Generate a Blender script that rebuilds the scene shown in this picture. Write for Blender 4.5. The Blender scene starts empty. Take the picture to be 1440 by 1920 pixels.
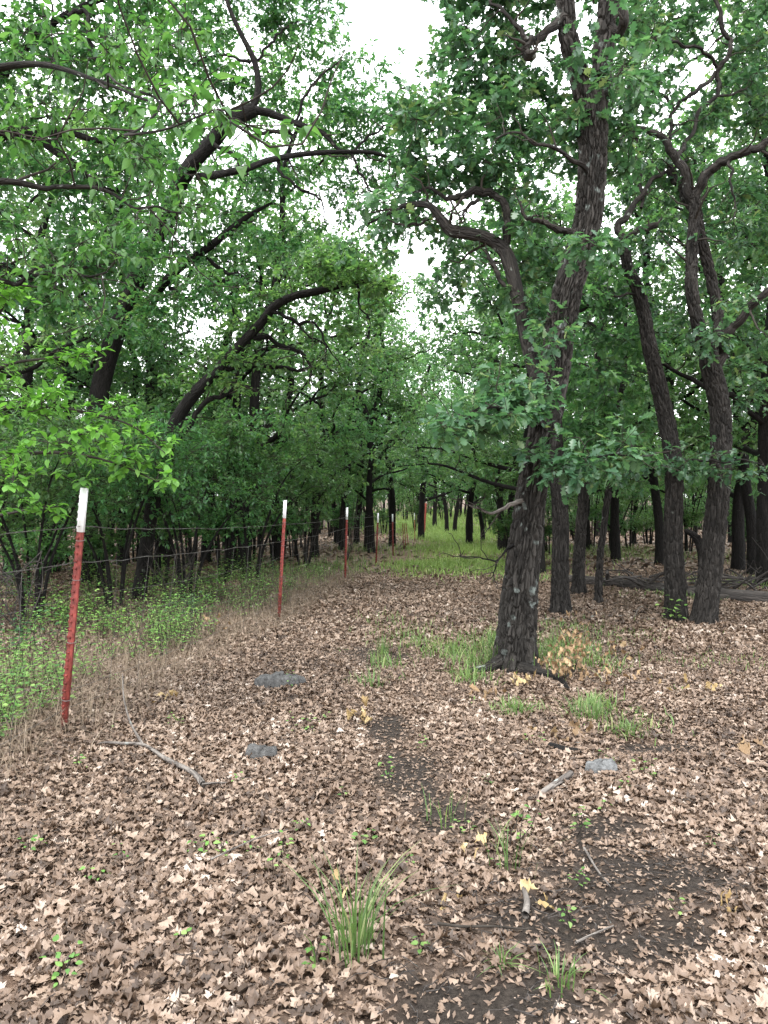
import bpy, math
import numpy as np
from mathutils import Vector

R = math.radians
F_PX = 1397.0            # focal length in photograph pixels (1440 x 1920)
EYE = 1.5
sc = bpy.context.scene
COL = sc.collection

# ------------------------------------------------------------------ camera
cam_d = bpy.data.cameras.new('camera'); cam = bpy.data.objects.new('camera', cam_d); COL.objects.link(cam)
cam.location = (0, 0, EYE); cam.rotation_euler = (R(90), 0, 0)
cam_d.sensor_fit = 'VERTICAL'; cam_d.sensor_height = 36.0; cam_d.lens = 36.0 * F_PX / 1920.0
cam_d.clip_start = 0.05; cam_d.clip_end = 2000
sc.camera = cam

# ------------------------------------------------------------------ world, sun, exposure
SUN_EL, SUN_AZ = 58.0, 205.0     # the sun stands behind the camera, veiled by thin cloud
w = bpy.data.worlds.new('World'); sc.world = w; w.use_nodes = True
nt = w.node_tree; N = nt.nodes; L = nt.links
for n in list(N): N.remove(n)
out = N.new('ShaderNodeOutputWorld'); bg = N.new('ShaderNodeBackground')
sky = N.new('ShaderNodeTexSky'); sky.sky_type = 'NISHITA'; sky.sun_disc = False
sky.sun_elevation = R(SUN_EL); sky.sun_rotation = R(SUN_AZ); sky.air_density = 1.0; sky.dust_density = 1.5
tc = N.new('ShaderNodeTexCoord'); mp = N.new('ShaderNodeMapping'); mp.inputs['Scale'].default_value = (1, 1, 2.2)
nz = N.new('ShaderNodeTexNoise'); nz.inputs['Scale'].default_value = 2.6; nz.inputs['Detail'].default_value = 6
cr = N.new('ShaderNodeValToRGB'); cr.color_ramp.elements[0].position = .32; cr.color_ramp.elements[1].position = .46
mx = N.new('ShaderNodeMix'); mx.data_type = 'RGBA'
L.new(tc.outputs['Generated'], mp.inputs['Vector']); L.new(mp.outputs[0], nz.inputs['Vector'])
L.new(nz.outputs['Fac'], cr.inputs[0]); L.new(cr.outputs[0], mx.inputs['Factor'])
L.new(sky.outputs[0], mx.inputs[6]); mx.inputs[7].default_value = (17, 17.3, 17.8, 1)
L.new(mx.outputs[2], bg.inputs[0]); bg.inputs[1].default_value = 0.12
L.new(bg.outputs[0], out.inputs[0])

sl = bpy.data.lights.new('sun', 'SUN'); sl.energy = 1.5; sl.angle = R(14); sl.color = (1, .96, .9)
so = bpy.data.objects.new('sun', sl); COL.objects.link(so)
_az, _el = R(SUN_AZ), R(SUN_EL)
_dir = Vector((math.sin(_az) * math.cos(_el), math.cos(_az) * math.cos(_el), math.sin(_el)))
so.rotation_euler = _dir.to_track_quat('Z', 'Y').to_euler()

vs = sc.view_settings
vs.view_transform = 'Standard'; vs.look = 'None'; vs.gamma = 1.0; vs.use_curve_mapping = False
vs.exposure = 1.30
cy = sc.cycles
cy.max_bounces = 8; cy.diffuse_bounces = 6; cy.glossy_bounces = 1; cy.transmission_bounces = 6
cy.transparent_max_bounces = 4; cy.caustics_reflective = False; cy.caustics_refractive = False
cy.use_denoising = True

# ------------------------------------------------------------------ helpers
def P(px, py, d):
    return np.array([(px - 720) / F_PX * d, d, EYE - (py - 960) / F_PX * d])

def gz(x, y):
    x = np.asarray(x, float); y = np.asarray(y, float)
    t = np.clip((y - 46) / 50, 0, 1)
    return (.028 * np.sin(.9 * x + .3) * np.sin(.7 * y) + .018 * np.sin(2.1 * x + 1.3 * y) +
            .010 * np.sin(5.3 * x + .7) * np.sin(4.7 * y + 1.9) + 1.1 * t * t * (3 - 2 * t) + .03 * np.clip(y - 85, 0, 200))

def nrm(v):
    return v / np.maximum(np.linalg.norm(v, axis=-1, keepdims=True), 1e-9)

def fbm2(x, y, s=1.0):
    return (np.sin(1.7 * s * x + 2.1) * np.sin(1.9 * s * y + .4) + .6 * np.sin(3.9 * s * x + 1.1 * s * y + 1.) +
            .5 * np.sin(4.3 * s * y - 2.2 * s * x + 2.7) + .3 * np.sin(9.1 * s * x + .5) * np.sin(8.3 * s * y)) / 1.6

def smooth(pts, n):
    """Catmull-Rom through pts (k, m) -> (n, m)"""
    p = np.asarray(pts, float)
    if len(p) == 2:
        t = np.linspace(0, 1, n)[:, None]; return p[0] * (1 - t) + p[1] * t
    e = np.vstack([2 * p[0] - p[1], p, 2 * p[-1] - p[-2]])
    k = len(p) - 1
    t = np.linspace(0, k, n); i = np.minimum(t.astype(int), k - 1); f = (t - i)[:, None]
    a, b, c, d = e[i], e[i + 1], e[i + 2], e[i + 3]
    return .5 * ((2 * b) + (c - a) * f + (2 * a - 5 * b + 4 * c - d) * f ** 2 + (3 * b - a - 3 * c + d) * f ** 3)

class MB:
    """collects quads; build() links them as one mesh object"""
    def __init__(s): s.V = []; s.Fq = []; s.A = []; s.B = []; s.n = 0; s.mi = []
    def join(s, other):
        """take in another collector as the second material slot"""
        k = sum(len(q) for q in s.Fq)
        s.V += other.V; s.A += other.A; s.B += other.B; s.Fq += [q + s.n for q in other.Fq]; s.n += other.n; s.mi = k
        return s
    def add(s, V, Fq, rnd=None, bco=None):
        V = np.asarray(V, np.float32).reshape(-1, 3)
        s.V.append(V); s.Fq.append(np.asarray(Fq, np.int32).reshape(-1, 4) + s.n)
        s.A.append(np.zeros(len(V), np.float32) if rnd is None else np.asarray(rnd, np.float32).reshape(-1))
        s.B.append(V * 0 if bco is None else np.asarray(bco, np.float32).reshape(-1, 3))
        s.n += len(V); return s
    def build(s, name, mat, parent=None, org=None, smooth_=True, mat2=None):
        me = bpy.data.meshes.new(name)
        V = np.vstack(s.V); Q = np.vstack(s.Fq)
        if org is not None: V = V - np.asarray(org, np.float32)
        nq = len(Q)
        me.vertices.add(len(V)); me.vertices.foreach_set('co', V.ravel())
        me.loops.add(nq * 4); me.loops.foreach_set('vertex_index', Q.ravel())
        me.polygons.add(nq); me.polygons.foreach_set('loop_start', np.arange(0, nq * 4, 4, dtype=np.int32))
        if smooth_: me.polygons.foreach_set('use_smooth', np.ones(nq, bool))
        me.update(calc_edges=True)
        a = me.attributes.new('rnd', 'FLOAT', 'POINT'); a.data.foreach_set('value', np.concatenate(s.A))
        b = me.attributes.new('bco', 'FLOAT_VECTOR', 'POINT'); b.data.foreach_set('vector', np.vstack(s.B).ravel())
        me.materials.append(mat)
        if mat2 is not None:
            me.materials.append(mat2); mi = np.zeros(nq, np.int32); mi[s.mi:] = 1; me.polygons.foreach_set('material_index', mi)
        o = bpy.data.objects.new(name, me); COL.objects.link(o)
        if parent is not None: o.parent = parent
        return o

def tag(o, label=None, cat=None, group=None, kind=None):
    if label: o['label'] = label
    if cat: o['category'] = cat
    if group: o['group'] = group
    if kind: o['kind'] = kind
    return o

def empty(name, loc, label, cat, group=None):
    o = bpy.data.objects.new(name, None); COL.objects.link(o); o.location = [float(v) for v in loc]
    o.empty_display_size = .1
    return tag(o, label, cat, group)

def copy_tree(root, loc, rz=0., s=1., label=None, group=None):
    r = root.copy(); COL.objects.link(r)
    r.location = [float(v) for v in loc]; r.rotation_euler = (0, 0, rz); r.scale = (s, s, s)
    if label: r['label'] = label
    if group: r['group'] = group
    for ch in list(root.children):
        c = ch.copy(); COL.objects.link(c); c.parent = r
        for g in list(ch.children):
            d = g.copy(); COL.objects.link(d); d.parent = c
    return r

def tube_data(pts, rad, sides, wob=0., seed=0, flare=0.):
    pts = np.asarray(pts, float); rad = np.asarray(rad, float); n = len(pts)
    T = np.gradient(pts, axis=0); T = nrm(T)
    u = np.cross(T[0], [0, 1, 0.13]); u /= np.linalg.norm(u) + 1e-9
    U = np.zeros_like(pts)
    for i in range(n):
        u = u - T[i] * np.dot(u, T[i]); u = u / (np.linalg.norm(u) + 1e-9); U[i] = u
    W = np.cross(T, U)
    th = np.linspace(0, 2 * np.pi, sides, endpoint=False)
    ln = np.concatenate([[0], np.cumsum(np.linalg.norm(np.diff(pts, axis=0), axis=1))])
    rr = rad[:, None] * np.ones(sides)
    if wob:
        g = np.random.default_rng(seed); ph = g.uniform(0, 6.28, 8)
        l_, t_ = ln[:, None], th[None]
        rr = rr * (1 + wob * (np.sin(2 * t_ + ph[0] + 1.3 * l_) + .7 * np.sin(3 * t_ + ph[1] - 2.1 * l_) + .5 * np.sin(5 * t_ + ph[2] + 3.7 * l_) +
                              .6 * np.sin(4.1 * l_ + ph[3] + t_) + .4 * np.sin(9.3 * l_ + ph[4] + 2 * t_)))
        if flare:
            rr = rr * (1 + flare * np.exp(-l_ / .22) * (.75 + .35 * np.sin(4 * t_ + ph[5]) + .25 * np.sin(7 * t_ + ph[6])))
    V = pts[:, None] + rr[..., None] * (np.cos(th)[None, :, None] * U[:, None] + np.sin(th)[None, :, None] * W[:, None])
    i = np.arange(n - 1)[:, None] * sides; j = np.arange(sides)[None]; j2 = (j + 1) % sides
    Q = np.stack([i + j, i + j2, i + sides + j2, i + sides + j], -1).reshape(-1, 4)
    rm = float(rad.max())
    B = np.stack([np.broadcast_to(np.cos(th) * rm, (n, sides)), np.broadcast_to(np.sin(th) * rm, (n, sides)), np.broadcast_to(ln[:, None], (n, sides))], -1)
    return V.reshape(-1, 3), Q, B.reshape(-1, 3)

def add_tube(mb, pts, rad, sides=6, n=None, wob=0., seed=0, flare=0., rnd=0., cap=True):
    pts = np.asarray(pts, float); rad = np.asarray(rad, float)
    if n:
        q = smooth(np.column_stack([pts, rad]), n); pts, rad = q[:, :3], np.maximum(q[:, 3], .0006)
    if cap:     # a rounded closed end
        d = pts[-1] - pts[-2]; d = d / (np.linalg.norm(d) + 1e-9)
        pts = np.vstack([pts, pts[-1] + d * rad[-1] * .5]); rad = np.append(rad, rad[-1] * .02)
    V, Q, B = tube_data(pts, rad, sides, wob, seed, flare)
    mb.add(V, Q, np.full(len(V), rnd), B + seed * 3.1)
    return pts, rad

def add_twigs(mb, A, Bp, r0, r1, rng, bend=.12):
    """many thin three-sided twigs at once, A -> Bp"""
    A = np.asarray(A); Bp = np.asarray(Bp); n = len(A)
    if n == 0: return
    D = Bp - A; ln = np.linalg.norm(D, axis=1, keepdims=True); T = D / np.maximum(ln, 1e-6)
    U = nrm(np.cross(T, rng.normal(size=(n, 3)))); W = np.cross(T, U)
    M = A + D * .5 + U * ln * rng.uniform(-bend, bend, (n, 1)) + W * ln * rng.uniform(-bend, bend, (n, 1))
    Pn = np.stack([A, M, Bp], 1); rr = np.array([r0, (r0 + r1) / 2, r1])
    th = np.array([0, 2.094, 4.189])
    off = np.cos(th)[None, :, None] * U[:, None] + np.sin(th)[None, :, None] * W[:, None]
    V = Pn[:, :, None] + rr[None, :, None, None] * off[:, None]
    base = np.arange(n)[:, None, None] * 9
    i = np.arange(2)[None, :, None] * 3; j = np.arange(3)[None, None]; j2 = (j + 1) % 3
    Q = np.stack(np.broadcast_arrays(base + i + j, base + i + j2, base + i + 3 + j2, base + i + 3 + j), -1)
    mb.add(V.reshape(-1, 3), Q.reshape(-1, 4), None, V.reshape(-1, 3))

# ------------------------------------------------------------------ leaf shapes: rows of (t, half width)
def leaf_tmpl(rows, fold=.25, curl=.18):
    v = []
    for t, h in rows:
        z = -curl * t * t
        v += [(-h, t, z + fold * h), (0, t, z), (h, t, z + fold * h)]
    q = []
    for i in range(len(rows) - 1):
        a = 3 * i; q += [(a, a + 1, a + 4, a + 3), (a + 1, a + 2, a + 5, a + 4)]
    return np.array(v, float), np.array(q, int)
LEAF_Q = np.array([q for a in (0, 3, 6) for q in ((a, a + 1, a + 4, a + 3), (a + 1, a + 2, a + 5, a + 4))])
OAK = leaf_tmpl([(0, .012), (.16, .05), (.27, .20), (.36, .10), (.50, .36), (.60, .15), (.75, .30), (.86, .15), (.96, .15), (1.0, .02)])
OAK_MID = leaf_tmpl([(0, .015), (.25, .18), (.38, .09), (.56, .34), (.70, .15), (.88, .24), (1.0, .03)])
OVAL = leaf_tmpl([(0, .02), (.12, .20), (.35, .34), (.6, .30), (.85, .14), (1.0, .01)], .2, .25)
ELM = leaf_tmpl([(0, .02), (.15, .19), (.38, .27), (.62, .2), (.84, .08), (1.0, .006)], .25, .35)
KITE = leaf_tmpl([(0, .02), (.5, .30), (1.0, .02)], .3, .2)
DRY = leaf_tmpl([(0, .015), (.15, .05), (.27, .22), (.36, .11), (.52, .40), (.62, .17), (.77, .33), (.86, .16), (.96, .17), (1.0, .02)], .0, .0)
DRY_MID = leaf_tmpl([(0, .02), (.28, .2), (.40, .11), (.58, .38), (.72, .17), (.9, .25), (1.0, .03)], .0, .0)
DRY_FAR = leaf_tmpl([(0, .05), (.5, .36), (1.0, .12)], .0, .0)

BROKEN = (np.array([(-.10, 0, 0), (0, .02, 0), (.22, .10, 0), (-.34, .30, 0), (.02, .33, 0), (.30, .42, 0), (-.22, .62, 0), (.05, .66, 0), (.42, .74, 0), (-.16, .92, 0), (.06, 1., 0), (.16, .88, 0)], float), LEAF_Q)

def add_leaves(mb, tm, Pt, D, Nn, size, rng, ws=1., zs=1., rnd=None):
    tv, tq = tm; n = len(Pt)
    if n == 0: return
    D = nrm(D); B = nrm(np.cross(D, Nn)); Nn = np.cross(B, D)
    size = np.broadcast_to(np.asarray(size, float), (n,)); zs = np.broadcast_to(np.asarray(zs, float), (n,)); ws = np.broadcast_to(np.asarray(ws, float), (n,))
    X = tv[None, :, 0, None] * (size * ws)[:, None, None]; Y = tv[None, :, 1, None] * size[:, None, None]; Z = tv[None, :, 2, None] * (size * zs)[:, None, None]
    V = Pt[:, None] + X * B[:, None] + Y * D[:, None] + Z * Nn[:, None]
    Q = tq[None] + (np.arange(n) * len(tv))[:, None, None]
    r = rng.uniform(0, 1, n) if rnd is None else rnd
    mb.add(V.reshape(-1, 3), Q.reshape(-1, 4), np.repeat(r, len(tv)))

# ------------------------------------------------------------------ materials
def mat_base(name):
    m = bpy.data.materials.new(name); m.use_nodes = True
    t = m.node_tree; p = t.nodes['Principled BSDF']
    return m, t.nodes, t.links, p, t.nodes['Material Output']

def ramp(N_, stops):
    c = N_.new('ShaderNodeValToRGB'); e = c.color_ramp.elements
    e[0].position, e[0].color = stops[0][0], (*stops[0][1], 1)
    e[1].position, e[1].color = stops[-1][0], (*stops[-1][1], 1)
    for p_, c_ in stops[1:-1]:
        k = e.new(p_); k.color = (*c_, 1)
    return c

def leaf_mat(name, stops, trans=.38, rough=.5, glow=(1.15, 1.25, .8), spec=.35, hue=False):
    m, N_, L_, p, o = mat_base(name)
    a = N_.new('ShaderNodeAttribute'); a.attribute_name = 'rnd'
    c = ramp(N_, stops); L_.new(a.outputs['Fac'], c.inputs[0])
    oi = N_.new('ShaderNodeObjectInfo'); hs = N_.new('ShaderNodeHueSaturation')
    mr = N_.new('ShaderNodeMapRange'); mr.inputs[3].default_value = .82; mr.inputs[4].default_value = 1.2
    mh = N_.new('ShaderNodeMapRange'); mh.inputs[3].default_value = .475; mh.inputs[4].default_value = .52
    wn = N_.new('ShaderNodeTexWhiteNoise'); wn.noise_dimensions = '1D'; L_.new(oi.outputs['Random'], wn.inputs['W']); L_.new(wn.outputs['Value'], mh.inputs[0])
    if hue: L_.new(mh.outputs[0], hs.inputs['Hue'])
    L_.new(oi.outputs['Random'], mr.inputs[0]); L_.new(mr.outputs[0], hs.inputs['Value']); L_.new(c.outputs[0], hs.inputs['Color'])
    L_.new(hs.outputs[0], p.inputs['Base Color'])
    p.inputs['Roughness'].default_value = rough; p.inputs['Specular IOR Level'].default_value = spec
    t = N_.new('ShaderNodeBsdfTranslucent'); mu = N_.new('ShaderNodeMix'); mu.data_type = 'RGBA'; mu.blend_type = 'MULTIPLY'; mu.inputs[0].default_value = 1
    L_.new(hs.outputs[0], mu.inputs[6]); mu.inputs[7].default_value = (*glow, 1); L_.new(mu.outputs[2], t.inputs[0])
    s = N_.new('ShaderNodeMixShader'); s.inputs[0].default_value = trans
    L_.new(p.outputs[0], s.inputs[1]); L_.new(t.outputs[0], s.inputs[2]); L_.new(s.outputs[0], o.inputs[0])
    return m

def bark_mat(name, dark, light, lichen=None, sx=26., disp=.012, real=False, lich_amt=.62):
    m, N_, L_, p, o = mat_base(name)
    a = N_.new('ShaderNodeAttribute'); a.attribute_name = 'bco'
    mp_ = N_.new('ShaderNodeMapping'); mp_.inputs['Scale'].default_value = (1, 1, .22); L_.new(a.outputs['Vector'], mp_.inputs[0])
    n0 = N_.new('ShaderNodeTexNoise'); n0.inputs['Scale'].default_value = 9; n0.inputs['Detail'].default_value = 3; L_.new(mp_.outputs[0], n0.inputs['Vector'])
    ad = N_.new('ShaderNodeMix'); ad.data_type = 'RGBA'; ad.blend_type = 'LINEAR_LIGHT'; ad.inputs[0].default_value = .055
    L_.new(mp_.outputs[0], ad.inputs[6]); L_.new(n0.outputs['Color'], ad.inputs[7])
    v = N_.new('ShaderNodeTexVoronoi'); v.feature = 'DISTANCE_TO_EDGE'; v.inputs['Scale'].default_value = sx; L_.new(ad.outputs[2], v.inputs['Vector'])
    ss = N_.new('ShaderNodeMapRange'); ss.interpolation_type = 'SMOOTHSTEP'; ss.inputs[1].default_value = .0; ss.inputs[2].default_value = .24; L_.new(v.outputs[0], ss.inputs[0])
    n1 = N_.new('ShaderNodeTexNoise'); n1.inputs['Scale'].default_value = 60; n1.inputs['Detail'].default_value = 4; L_.new(mp_.outputs[0], n1.inputs['Vector'])
    h = N_.new('ShaderNodeMath'); h.operation = 'MULTIPLY_ADD'; h.inputs[1].default_value = .35; L_.new(n1.outputs['Fac'], h.inputs[0]); L_.new(ss.outputs[0], h.inputs[2])
    vc = N_.new('ShaderNodeTexVoronoi'); vc.inputs['Scale'].default_value = sx; L_.new(ad.outputs[2], vc.inputs['Vector'])
    n2 = N_.new('ShaderNodeMix'); n2.data_type = 'FLOAT'; n2.inputs[0].default_value = .55
    sp = N_.new('ShaderNodeSeparateColor'); L_.new(vc.outputs['Color'], sp.inputs[0]); L_.new(sp.outputs[0], n2.inputs[2]); L_.new(n1.outputs['Fac'], n2.inputs[3])
    c = ramp(N_, [(.15, dark), (.55, tuple((x + y) / 2 for x, y in zip(dark, light))), (.85, light)]); L_.new(n2.outputs[0], c.inputs[0])
    colr = c.outputs[0]
    if lichen:
        n3 = N_.new('ShaderNodeTexNoise'); n3.inputs['Scale'].default_value = 7; n3.inputs['Detail'].default_value = 5; L_.new(a.outputs['Vector'], n3.inputs['Vector'])
        lr = N_.new('ShaderNodeValToRGB'); lr.color_ramp.elements[0].position = lich_amt; lr.color_ramp.elements[1].position = lich_amt + .07; L_.new(n3.outputs['Fac'], lr.inputs[0])
        mx_ = N_.new('ShaderNodeMix'); mx_.data_type = 'RGBA'; L_.new(lr.outputs[0], mx_.inputs[0]); L_.new(colr, mx_.inputs[6]); mx_.inputs[7].default_value = (*lichen, 1)
        colr = mx_.outputs[2]
    L_.new(colr, p.inputs['Base Color']); p.inputs['Roughness'].default_value = .9; p.inputs['Specular IOR Level'].default_value = .15
    if real:
        dn = N_.new('ShaderNodeDisplacement'); dn.inputs['Scale'].default_value = disp; dn.inputs['Midlevel'].default_value = .8
        L_.new(h.outputs[0], dn.inputs['Height']); L_.new(dn.outputs[0], o.inputs['Displacement']); m.displacement_method = 'BOTH'
    else:
        b = N_.new('ShaderNodeBump'); b.inputs['Distance'].default_value = disp; b.inputs['Strength'].default_value = 1.0
        L_.new(h.outputs[0], b.inputs['Height']); L_.new(b.outputs[0], p.inputs['Normal'])
    return m

def plain(name, col, rough=.6, var=.25, scale=12., spec=.4, metal=0., bump=0.):
    m, N_, L_, p, o = mat_base(name)
    t = N_.new('ShaderNodeTexCoord'); n = N_.new('ShaderNodeTexNoise'); n.inputs['Scale'].default_value = scale; n.inputs['Detail'].default_value = 6
    L_.new(t.outputs['Object'], n.inputs['Vector'])
    c = ramp(N_, [(.3, tuple(x * (1 - var) for x in col)), (.7, tuple(min(1, x * (1 + var)) for x in col))]); L_.new(n.outputs['Fac'], c.inputs[0])
    L_.new(c.outputs[0], p.inputs['Base Color']); p.inputs['Roughness'].default_value = rough; p.inputs['Specular IOR Level'].default_value = spec; p.inputs['Metallic'].default_value = metal
    if bump:
        b = N_.new('ShaderNodeBump'); b.inputs['Distance'].default_value = bump; L_.new(n.outputs['Fac'], b.inputs['Height']); L_.new(b.outputs[0], p.inputs['Normal'])
    return m

M = {}
M['oak'] = leaf_mat('oak_leaf', [(0, (.036, .090, .050)), (.5, (.058, .132, .068)), (.85, (.092, .178, .088)), (1, (.15, .20, .09))], .48, .36, (1.22, 1.34, .80), .5)
M['oak_left'] = leaf_mat('oak_leaf_fresh', [(0, (.030, .092, .038)), (.5, (.050, .135, .050)), (1, (.095, .19, .062))], .48, .36, (1.22, 1.34, .80), .5)
M['elm'] = leaf_mat('elm_leaf', [(0, (.046, .125, .034)), (.5, (.072, .180, .048)), (1, (.125, .25, .072))], .48)
M['redbud'] = leaf_mat('redbud_leaf', [(0, (.095, .25, .042)), (.6, (.155, .36, .065)), (1, (.23, .45, .11))], .48)
M['wood_leaf'] = leaf_mat('woodland_leaf', [(0, (.055, .135, .060)), (.5, (.090, .195, .080)), (1, (.16, .27, .11))], .54, .38, (1.25, 1.34, .80), .5, True)
M['shrub'] = leaf_mat('shrub_leaf', [(0, (.042, .115, .046)), (.5, (.070, .168, .060)), (1, (.13, .235, .085))], .54, .38, (1.25, 1.34, .80), .5, True)
M['seedling'] = leaf_mat('seedling_leaf', [(0, (.06, .15, .035)), (.5, (.12, .25, .055)), (1, (.22, .33, .10))], .4)
M['grass'] = leaf_mat('grass_blade', [(0, (.06, .115, .034)), (.5, (.11, .185, .055)), (.8, (.19, .265, .09)), (1, (.36, .32, .19))], .35)
M['meadow_grass_sun_tint'] = leaf_mat('meadow_grass_blade_sun_tint', [(0, (.12, .20, .05)), (.5, (.19, .29, .08)), (.85, (.28, .37, .13)), (1, (.42, .40, .22))], .4)  # lighter copy of the grass colour, sunlight on the far strip painted in
M['dry_grass'] = leaf_mat('dry_grass_blade', [(0, (.13, .098, .070)), (.6, (.235, .185, .135)), (1, (.36, .30, .23))], .2, .8, (1, 1, .9), .1)
M['litter'] = leaf_mat('dead_oak_leaf', [(0, (.050, .033, .023)), (.3, (.120, .080, .055)), (.62, (.215, .152, .110)), (.9, (.31, .238, .185)), (1, (.42, .35, .295))], .12, .5, (1, .9, .7), .42)
M['tan_leaf'] = leaf_mat('tan_oak_leaf', [(0, (.13, .082, .045)), (.5, (.235, .155, .085)), (1, (.38, .275, .16))], .25, .6, (1, .9, .7), .3)
M['yellow_leaf'] = leaf_mat('yellow_oak_leaf', [(0, (.24, .165, .075)), (.5, (.34, .25, .12)), (1, (.46, .36, .2))], .25, .6, (1, .9, .7), .3)
M['bark_main'] = bark_mat('furrowed_bark', (.009, .0083, .0076), (.058, .053, .048), (.15, .17, .158), 29., .032, True, .62)
M['bark_grey'] = bark_mat('grey_bark', (.007, .0065, .006), (.042, .038, .0345), (.11, .125, .11), 30., .024, True, .70)
M['bark_limb'] = bark_mat('limb_bark', (.008, .0074, .007), (.036, .032, .028), (.20, .22, .195), 28., .012, False, .64)
M['bark_dark'] = bark_mat('dark_bark', (.0045, .0042, .004), (.0155, .0138, .0125), (.12, .14, .11), 24., .014, False, .72)
M['twig'] = plain('twig_bark', (.028, .024, .020), .85, .4, 20., .15)
M['dead_wood'] = bark_mat('dead_wood', (.06, .052, .047), (.21, .19, .17), (.27, .30, .28), 30., .006, False, .60)
M['log'] = bark_mat('log_bark', (.022, .020, .019), (.085, .075, .068), (.17, .18, .165), 18., .012, False, .66)

# ground: damp dark soil with crushed brown litter
def ground_mat():
    m, N_, L_, p, o = mat_base('forest_soil')
    t = N_.new('ShaderNodeTexCoord')
    n = N_.new('ShaderNodeTexNoise'); n.inputs['Scale'].default_value = 1.1; n.inputs['Detail'].default_value = 9; n.inputs['Roughness'].default_value = .7
    n2 = N_.new('ShaderNodeTexNoise'); n2.inputs['Scale'].default_value = 45; n2.inputs['Detail'].default_value = 6; n2.inputs['Roughness'].default_value = .7
    v = N_.new('ShaderNodeTexVoronoi'); v.inputs['Scale'].default_value = 16
    for x in (n, n2, v): L_.new(t.outputs['Object'], x.inputs['Vector'])
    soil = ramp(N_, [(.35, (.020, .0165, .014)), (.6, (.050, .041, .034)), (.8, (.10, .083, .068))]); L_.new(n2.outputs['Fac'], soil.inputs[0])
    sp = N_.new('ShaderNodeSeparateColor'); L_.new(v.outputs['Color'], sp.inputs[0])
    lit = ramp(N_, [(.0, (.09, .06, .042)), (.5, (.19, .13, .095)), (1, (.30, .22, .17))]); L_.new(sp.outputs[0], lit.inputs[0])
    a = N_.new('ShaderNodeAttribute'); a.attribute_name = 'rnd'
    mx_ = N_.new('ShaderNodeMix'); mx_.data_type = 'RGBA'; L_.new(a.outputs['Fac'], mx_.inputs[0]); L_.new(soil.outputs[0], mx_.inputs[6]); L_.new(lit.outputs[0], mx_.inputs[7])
    L_.new(mx_.outputs[2], p.inputs['Base Color']); p.inputs['Roughness'].default_value = .95; p.inputs['Specular IOR Level'].default_value = .1
    b = N_.new('ShaderNodeBump'); b.inputs['Distance'].default_value = .03; L_.new(n2.outputs['Fac'], b.inputs['Height']); L_.new(b.outputs[0], p.inputs['Normal'])
    return m
M['ground'] = ground_mat()

# ------------------------------------------------------------------ ground sheet
# bare soil patches: (x, y, rx, ry)
DIRT = [(.22, 2.25, .44, .24), (.3, 1.95, .5, .26), (.62, 2.75, .40, .26), (.95, 3.05, .45, .30), (1.2, 3.0, .34, .24), (.9, 2.6, .3, .2), (-.11, 7.9, .42, .7), (.14, 4.35, .28, .5), (.3, 3.75, .24, .3),
        (1.75, 4.75, .4, .16), (1.05, 3.45, .3, .22), (.05, 5.2, .2, .4)]
def dirt(x, y):
    s = np.zeros_like(x)
    wob = .28 * fbm2(x, y, 3.1) + .18 * fbm2(x, y, 7.7)
    for cx, cy_, rx, ry in DIRT:
        r = np.hypot((x - cx) / rx, (y - cy_) / ry) + wob
        s = np.maximum(s, np.clip((1.4 - r) / .95, 0, 1))
    return s
def warp(n, a, b, k):
    t = np.linspace(-1, 1, n); s = np.sinh(k * t) / np.sinh(k); return np.where(s < 0, -s * a, s * b)
gx = warp(241, -320, 320, 6.5); gy = np.concatenate([warp(40, -60, 0.001, 3)[:20], np.linspace(0, 12, 130), 12 + 400 * np.linspace(0, 1, 120)[1:] ** 2.6])
X, Y = np.meshgrid(gx, np.unique(np.round(gy, 4)))
Z = gz(X, Y)
ny, nx = X.shape
mb = MB(); i = (np.arange(ny - 1)[:, None] * nx + np.arange(nx - 1)[None]).ravel()
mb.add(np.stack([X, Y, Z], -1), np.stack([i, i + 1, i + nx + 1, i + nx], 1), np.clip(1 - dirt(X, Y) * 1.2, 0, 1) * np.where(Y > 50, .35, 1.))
tag(mb.build('ground', M['ground']), kind='structure')

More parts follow.
